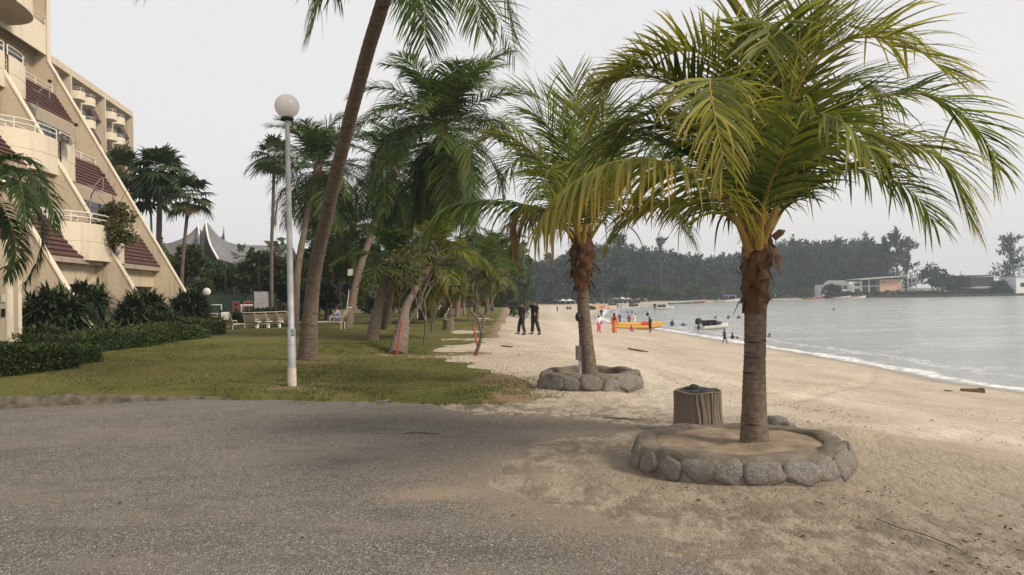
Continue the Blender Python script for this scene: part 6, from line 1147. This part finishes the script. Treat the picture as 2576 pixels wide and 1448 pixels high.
for y in (690, 700, 712, 725, 738): b = MB(); px_box(b, 2282.5, 2307, y, y+2, 305.8, 5); b.build('floor_slab', hw, t)
t = thing('dark_pavilion', at(2470, 735, 290), 'dark boxy two-storey pavilion with a brown base near the right edge', 'building'); b = MB(); px_box(b, 2442, 2500, 697, 722, 290, 9); b.build('upper_storey', plain('pavilion_dark', (.03, .03, .04)), t); b = MB(); px_box(b, 2440, 2496, 692, 697, 289.5, 10); b.build('roof', plain('pavilion_roof', (.09, .085, .085)), t)
b = MB(); px_box(b, 2443, 2502, 722, 726, 289, 10); b.build('balcony_band', plain('band_grey', (.34, .34, .34)), t); b = MB(); px_box(b, 2442, 2463, 726, 746, 290.5, 8); b.build('base', plain('pavilion_brick', (.2, .1, .075)), t)
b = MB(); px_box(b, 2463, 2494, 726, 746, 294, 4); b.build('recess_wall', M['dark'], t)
for x in (2488, 2495): b = MB(); px_box(b, x, x+1.5, 726, 746, 290, .4); b.build('pillar', hw, t)
t = thing('white_block', at(2580, 735, 285), 'plain white building cut off by the right edge of the photo', 'building'); b = MB(); px_box(b, 2557, 2630, 695, 746, 285, 10); w_ = b.build('wall', hw, t); b = MB(); px_box(b, 2568, 2578, 712, 722, 284.9, .08); b.build('window', M['glass'], w_); b = MB(); px_box(b, 2555, 2632, 692.5, 695, 284.5, 11); b.build('roof_edge', hw, t)
for x, y, lab in ((2416, 682, 'thin tall mast behind the round trees across the bay'), (2498, 692, 'short mast beside the dark pavilion')):
    q = at(x, 745, 320); e_ = at(x, y, 320); t = thing('radio_mast', q, lab, 'mast', 'masts across the bay'); MB().tube([q, e_], .13, 5).build('mast', plain('mast_grey', (.3, .3, .3)), t)
# sea wall
b = MB(); sw_ = []
for x, y1 in ((2085, 752.5), (2150, 751.5), (2300, 749.5), (2450, 747), (2600, 744.5), (2750, 741)):
    q = onz(x, y1, ZW-.1); sw_.append(q)
sw_ = np.array(sw_); b.grid(np.stack([sw_+V3(0, 0, -.4), sw_+V3(0, .2, .9), sw_+V3(0, .5, 1.0), sw_+V3(0, 1.2, 1.0), sw_+V3(0, 1.4, .2)], 1)); tag(b.build('sea_wall', pm('dark_stone', (.028, .028, .027), (.05, .05, .047), 1.5, .95, .5, 4, .1)), 'long dark stone sea wall below the houses across the bay', 'wall')
rg = np.random.default_rng(77); n = 5000; seg_t = rg.uniform(.0, 1, n)*(len(sw_)-1); i_ = np.minimum(seg_t.astype(int), len(sw_)-2); f_ = (seg_t-i_)[:, None]; C = sw_[i_]*(1-f_)+sw_[i_+1]*f_; C = C+np.stack([rg.normal(0, .4, n), 1.6+rg.uniform(0, 2.5, n), .9+rg.uniform(0, 1.4, n)], 1)
o = MB().quads(leafquads(C, rg.normal(0, 1, (n, 3))+V3(0, -.3, .5), .8, rg, 1.6), 0, np.clip(rg.normal(.35, .2, n), 0, 1)).build('bank_bushes', M['hedge']); o['kind'] = 'stuff'; o['label'] = 'strip of green bushes growing along the top of the sea wall'; o['category'] = 'bushes'
# ------------------------------------------------------------------ forest across the bay
def casu_arr(base, H, R, n, rg, clump=16, lean=.0):
    """feathery casuarina: ascending plumes"""
    base = np.asarray(base, float); az = rg.uniform(0, 2*PI, clump); h0 = rg.uniform(.02, .93, clump); ln_ = R*(1.15-.75*h0)*rg.uniform(.7, 1.2, clump); k = rg.integers(0, clump, n); u = rg.random(n)
    o = np.stack([np.cos(az), np.sin(az), np.full(clump, .55)], 1); p = base+np.stack([o[k, 0]*ln_[k]*u+lean*h0[k]*H, o[k, 1]*ln_[k]*u, h0[k]*H+o[k, 2]*ln_[k]*u*.9], 1)+rg.normal(0, 1, (n, 3))*np.array([.38, .38, .55])*(.4+R*.09)
    m_ = rg.random(n) < .12; p[m_] = base+np.stack([lean*H*rg.random(m_.sum()), rg.normal(0, .2, m_.sum()), H*rg.uniform(.7, 1.0, m_.sum())], 1)+rg.normal(0, .35, (m_.sum(), 3))
    d = nrm(o[k]*.7+rg.normal(0, .55, (n, 3))+V3(0, 0, .45)); return p, d, np.clip(.4+.35*(u-.5)+rg.normal(0, .1, n)+rg.normal(0, .2), 0, 1)
rg = np.random.default_rng(123); PP, DD, TT, SS = [], [], [], []; tr = MB()
xs_ = [1150, 1240, 1300, 1400, 1500, 1560, 1650, 1750, 1850, 1930, 1990, 2050, 2100, 2160, 2210]; ys_ = [690, 668, 655, 640, 612, 612, 622, 640, 640, 614, 604, 604, 600, 604, 612]
for row in range(4):
    for x in np.arange(1150, 2225, 11.5 if row else 9.):
        x = x+rg.normal(0, 4); Yb = np.interp(x, [1150, 1300, 1500, 1600, 1800, 1940, 2230], [242, 258, 275, 300, 308, 320, 332])+row*9+rg.uniform(-3, 3); yt = np.interp(x, xs_, ys_)+(-2+abs(rg.normal(0, 13)))+(3-row)*7; q = at(x, yt, Yb); z0 = -1.7; H = q[2]-z0
        if H < 3: continue
        n = 330 if row < 3 else 260; p, d, tn = casu_arr((q[0], Yb, z0), H, H*rg.uniform(.2, .3), n, rg, 22, rg.normal(0, .05)); PP.append(p); DD.append(d); TT.append(tn); SS.append(np.full(n, rg.uniform(1.0, 1.6)))
        tr.tube([(q[0], Yb, z0-.5), (q[0]+rg.normal(0, .2), Yb, z0+H*.8)], [.25, .06], 5)
p, d, tn, s_ = (np.concatenate(a) for a in (PP, DD, TT, SS)); o = MB().quads(leafquads(p, d, 1.55, rg, 1.9), 0, tn).build('forest', M['casu']); o['kind'] = 'stuff'; o['label'] = 'dense dark bluish casuarina forest across the bay'; o['category'] = 'forest'
tt = tr.build('forest_trunks', M['bark']); tt['kind'] = 'stuff'
tt.parent = o
def casuarina(label, x, ytop, Yb, Rf, n, lean=0., seed=0, clump=26, z0=-.4, sz=1.25, group='casuarina trees on the skyline'):
    rg = np.random.default_rng(seed); q = at(x, ytop, Yb); H = q[2]-z0; t = thing('casuarina_tree', (q[0], Yb, z0), label, 'tree', group); p, d, tn = casu_arr((q[0], Yb, z0), H, H*Rf, n, rg, clump, lean); MB().quads(leafquads(p, d, sz, rg, 2.4), 0, tn).build('crown', M['casu'], t)
    b = MB(); b.tube([(q[0], Yb, z0-.5), (q[0]+lean*H*.5, Yb, z0+H*.5), (q[0]+lean*H, Yb, z0+H*.93)], [.4, .25, .05], 6)
    for k in range(9): a = rg.uniform(0, 6.28); h = rg.uniform(.25, .8); l = H*Rf*(1.1-.7*h); b.tube([(q[0]+lean*H*h, Yb, z0+H*h), (q[0]+lean*H*h+l*math.cos(a), Yb+l*math.sin(a), z0+H*h+l*.6)], [.12, .03], 5)
    b.build('trunk', M['bark'], t); return t
casuarina('tallest casuarina at the right end of the forest, forked top above the houses', 2252, 576, 312, .26, 1700, .03, 1, 30)
casuarina('slanting casuarina right of the tallest one, thinning to the right', 2275, 600, 312, .30, 1300, .09, 2, 26)
casuarina('casuarina left of the tallest one with brush-like top', 2222, 598, 316, .26, 1300, .02, 3, 26)
casuarina('lone feathery casuarina standing apart near the right edge', 2538, 594, 298, .30, 1500, .02, 4, 30)
casuarina('casuarina with streaming brush-like tops above the middle of the forest', 2172, 590, 330, .22, 1100, .05, 5, 22)
casuarina('pale feathery casuarina rising above the forest right of the big palm trunk', 2102, 597, 330, .24, 900, .0, 6, 22)
casuarina('casuarina rising above the forest just right of the big palm neck', 1990, 597, 325, .22, 1000, .03, 7, 22)
casuarina('casuarina whose top shows beneath the fronds left of the big palm neck', 1660, 600, 290, .24, 1000, .02, 8, 22)
casuarina('casuarina tip above the forest between the two planter palms', 1560, 592, 285, .24, 1000, -.02, 9, 22)
for i, (x, yt, yl, Yb, hw_, lab, mt) in enumerate(((2345, 664, 740, 300, 34, 'round dark green tree right of the unfinished tower', 'casu'), (2372, 680, 742, 296, 28, 'lower round tree right of the round dark green tree', 'casu'), (2420, 692, 744, 300, 24, 'round bushy tree left of the dark pavilion', 'casu'), (2398, 697, 744, 302, 18, 'small shrubby tree farther left of the dark pavilion', 'casu'), (2515, 706, 745, 288, 18, 'dark bush between the pavilion and the lone casuarina', 'casu'), (2545, 690, 745, 292, 18, 'dark tree foot beside the white building at the edge', 'casu'), (2094, 716, 750, 294, 22, 'dark round bush in front of the leftmost white house', 'casu'),
    (1610, 718, 757, 228, 20, 'light green mangrove bush at the forest edge above the bathers', 'tree_l'), (1650, 728, 757, 232, 18, 'second light green bush at the forest edge', 'tree_l'), (1690, 732, 757, 240, 16, 'third light green bush at the forest edge, right of the second', 'tree_l'), (1745, 716, 756, 250, 22, 'wide light green bush at the forest edge left of the big palm', 'tree_l'), (1800, 724, 755, 262, 18, 'small light green bush behind the moored boats', 'tree_l'), (2030, 728, 750, 292, 16, 'light green bush at the forest edge right of the big palm trunk', 'tree_l'), (1560, 690, 757, 232, 22, 'tall pale green bush above the white canopies', 'casu'))):
    tree('round_tree', lab, x, Yb, yt, hw_, 900, 1.1, mt, 60+i, .2, .3, -.6, 'round trees across the bay', yl, 1.6)
# ------------------------------------------------------------------ debris on the ground
def stick(label, pts, r, mat, name='driftwood', group='driftwood on the sand', cat='driftwood'):
    P = [gp(*p)+V3(0, 0, r*.7+.01) for p in pts]; tag(MB().tube(P, [r*.7]+[r]*(len(P)-2)+[r*.4], 7).build(name, mat), label, cat, group)
dw = plain('driftwood', (.14, .1, .065), .9)
stick('long thin driftwood stick on the sand between the two palms', [(1580, 880), (1607, 885), (1632, 888)], .05, dw)
p = gp(2447, 987); tag(MB().box((-.36, -.09, -.02), (.36, .09, .12), 0, placed(p, -.25)).box((.2, -.05, .12), (.34, .06, .15), 0, placed(p, -.25)).build('driftwood', dw), 'short thick driftwood plank near the foam at the right', 'driftwood', 'driftwood on the sand')
stick('smaller driftwood piece left of the thick plank', [(2375, 985), (2386, 985.5), (2398, 986)], .03, dw)
stick('curved dark twig lying on the asphalt', [(1018, 1094), (1045, 1091), (1075, 1093), (1108, 1096)], .005, plain('twig_dark', (.025, .02, .016)), 'twig', None, 'twig')
stick('dark stick on the sand at the asphalt edge behind the bin', [(1520, 1054), (1570, 1056), (1615, 1062)], .008, plain('twig_dark', (.025, .02, .016)), 'twig', None, 'twig')
stick('thin root or wire lying across the sand in front of the near planter', [(2205, 1310), (2260, 1332), (2330, 1352), (2400, 1380), (2450, 1410)], .003, plain('twig_dark', (.025, .02, .016)), 'wire', None, 'wire')
stick('dark streak of driftwood on the upper sand left of the two men', [(1262, 874), (1290, 876)], .04, dw); stick('small dark branch on the sand left of the planter', [(1455, 778), (1475, 779)], .08, dw)
for i, (x, y, s_, lab) in enumerate(((1962, 1071, .13, 'pale broken stone behind the near planter, right of the palm'), (1945, 1068, .10, 'darker stone behind the near planter beside the trunk'), (1990, 1078, .09, 'low dark stone at the back rim of the near planter'), (2343, 1060, .03, 'small dark stone alone on the sand at right'), (1505, 1100, .022, 'tiny pebble by the asphalt edge'))):
    rg = np.random.default_rng(i+500); P = ico_stone(rg, (s_, s_*.8, s_*.7), 0); p = gp(x, y+8 if i < 3 else y); p[1] += .08*(i < 3); tag(MB().grid(P+p+V3(0, 0, s_*.4), closed=True).build('rock', M['stone']), lab, 'rock', 'stones lying on the sand')
rg = np.random.default_rng(9); b = MB(); N = 9000     # dry leaf bits and seaweed on the sand
x = rg.uniform(-5, 12, N); y = 4.2+26*rg.random(N)**1.7; s_ = sdist(x, y); cl = fnoise(x, y, .45, 3, 77)+fnoise(x, y, 1.6, 2, 5)*.5; ok_ = ((poly_sd(x, y, ASPH) < .2) | (rg.random(N) < .12)) & (poly_sd(x, y, LAWN) < .4) & (s_ > 1.5) & (cl > .02+.3*rg.random(N)-.12*(y < 9)) & (np.hypot((x-PC[0])/1.2, (y-PC[1])/1.05) > 1); x, y = x[ok_], y[ok_]
def surf_z(x, y): return sand_z(x, y)+fnoise(x, y, .9, 4, 3)*.035*np.clip((sdist(x, y)-1)/3, 0, 1)+fnoise(x, y, .25, 2, 9)*.06*np.clip((sdist(x, y)-3)/5, 0, 1)*smooth((poly_sd(x, y, ASPH)*-1-.4)/2)
C = np.stack([x, y, np.where(poly_sd(x, y, ASPH) > .2, .012, surf_z(x, y))+.012], 1); d = np.stack([rg.normal(0, 1, len(x)), rg.normal(0, 1, len(x)), rg.normal(0, .25, len(x))], 1); sz = rg.uniform(.006, .03, len(x))[:, None]; d = nrm(d); sd_ = nrm(np.cross(d, V3(0, 0, 1)))*sz*rg.uniform(.12, .5, (len(x), 1)); up_ = V3(0, 0, .012)
b.quads(np.stack([C-d*sz, C-sd_+up_, C+d*sz, C+sd_+up_*.3], 1), 0, rg.random(len(x)))
o = b.build('leaf_litter', leafmat('litter', [(0, (.03, .024, .018)), (.6, (.10, .075, .05)), (1, (.2, .15, .1))], .9, 0)); o['kind'] = 'stuff'; o['label'] = 'scattered dark bits of dry leaves and twigs on the sand'; o['category'] = 'litter'
# blades of grass on the near lawn
N = 90000; rg = np.random.default_rng(3); y = 10.6+16*rg.random(N)**1.6; x = rg.uniform(-.62, .12, N)*y+rg.normal(0, .3, N); sl = poly_sd(x, y, LAWN)+fnoise(x, y, 1.2, 3, 12)*.9; ok_ = (sl > .05) & (rg.random(N) < .35+smooth(sl/1.2)*.65); x, y = x[ok_], y[ok_]; n = len(x)
C = np.stack([x, y, lawn_z(x, y)+.005], 1); h = rg.uniform(.012, .032, n)*(1+.5*(poly_sd(x, y, LAWN) < .35)); a = rg.uniform(0, 6.28, n); w_ = np.stack([np.cos(a), np.sin(a), 0*a], 1)*(.004+.0006*y)[:, None]; tp = C+np.stack([rg.normal(0, .018, n), rg.normal(0, .018, n), h], 1)
gm = leafmat('grass_blade', [(0, (.05, .07, .014)), (.5, (.12, .125, .03)), (1, (.22, .19, .07))], .7, .25, .25); tn = np.clip(.5+.9*fnoise(x, y*.5, .5, 4, 33)+rg.normal(0, .14, n), 0, 1)
o = MB().quads(np.stack([C-w_, C+w_, tp+w_*.15, tp-w_*.15], 1), 0, tn).build('grass', gm); o['kind'] = 'stuff'; o['label'] = 'short patchy lawn grass'; o['category'] = 'grass'
bpy.data.scenes.remove(TS)
# ------------------------------------------------------------------ light, air, view
EL, AZ = math.radians(38), math.radians(118)      # azimuth clockwise from +Y (view direction) -> light from the right and a little behind
sd_ = V3(math.sin(AZ)*math.cos(EL), math.cos(AZ)*math.cos(EL), math.sin(EL))
sl_ = bpy.data.lights.new('sun', 'SUN'); sl_.energy = 2.7; sl_.angle = math.radians(12); sl_.color = (1, .9, .76); so = bpy.data.objects.new('sun', sl_); COL.objects.link(so); so.rotation_euler = Vector(sd_).to_track_quat('Z', 'Y').to_euler()
w = bpy.data.worlds.new('World'); SC.world = w; w.use_nodes = True; nt = w.node_tree; bg = nt.nodes['Background']
sky = nd(nt, 'TexSky', sky_type='NISHITA', sun_disc=False, sun_elevation=EL, sun_rotation=AZ, dust_density=4., air_density=1.2, altitude=0)
bg.inputs[1].default_value = .10; lk(nt, sky.outputs[0], bg.inputs[0])
bg2 = nd(nt, 'Background'); v = nt.nodes.new('ShaderNodeTexCoord').outputs['Generated']; mp = nd(nt, 'Mapping'); mp.inputs['Scale'].default_value = (1, 1, 2.5); lk(nt, v, mp.inputs[0]); nz = noise(nt, 1.6, 5, .55, mp.outputs[0])
lk(nt, rampn(nt, nz, [(.3, (.70, .70, .75)), (.5, (.775, .75, .742)), (.7, (.80, .765, .735))]), bg2.inputs[0]); bg2.inputs[1].default_value = 1.03
mx = nd(nt, 'MixShader', i_0=.82); lk(nt, bg.outputs[0], mx.inputs[1]); lk(nt, bg2.outputs[0], mx.inputs[2]); lk(nt, mx.outputs[0], nt.nodes['World Output'].inputs[0])
HAZE = .0006
if HAZE:
    hz = bpy.data.materials.new('haze_air'); hz.use_nodes = True; nt = hz.node_tree; nt.nodes.remove(nt.nodes['Principled BSDF']); pv = nd(nt, 'VolumePrincipled'); pv.inputs['Color'].default_value = (.82, .91, 1., 1); pv.inputs['Density'].default_value = HAZE; pv.inputs['Anisotropy'].default_value = .2; lk(nt, pv.outputs[0], nt.nodes['Material Output'].inputs['Volume'])
    o = MB().box((-420, -40, -5.2), (1000, 700, 46)).build('haze', hz); o['kind'] = 'stuff'; o['label'] = 'thin pale haze over the bay'; o['category'] = 'haze'
SC.view_settings.view_transform = 'Standard'; SC.view_settings.look = 'None'; SC.view_settings.exposure = .3; SC.view_settings.gamma = 1
SC.cycles.max_bounces = 6; SC.cycles.diffuse_bounces = 3; SC.cycles.glossy_bounces = 2; SC.cycles.transmission_bounces = 4; SC.cycles.volume_bounces = 0; SC.cycles.transparent_max_bounces = 6
SC.cycles.use_denoising = True
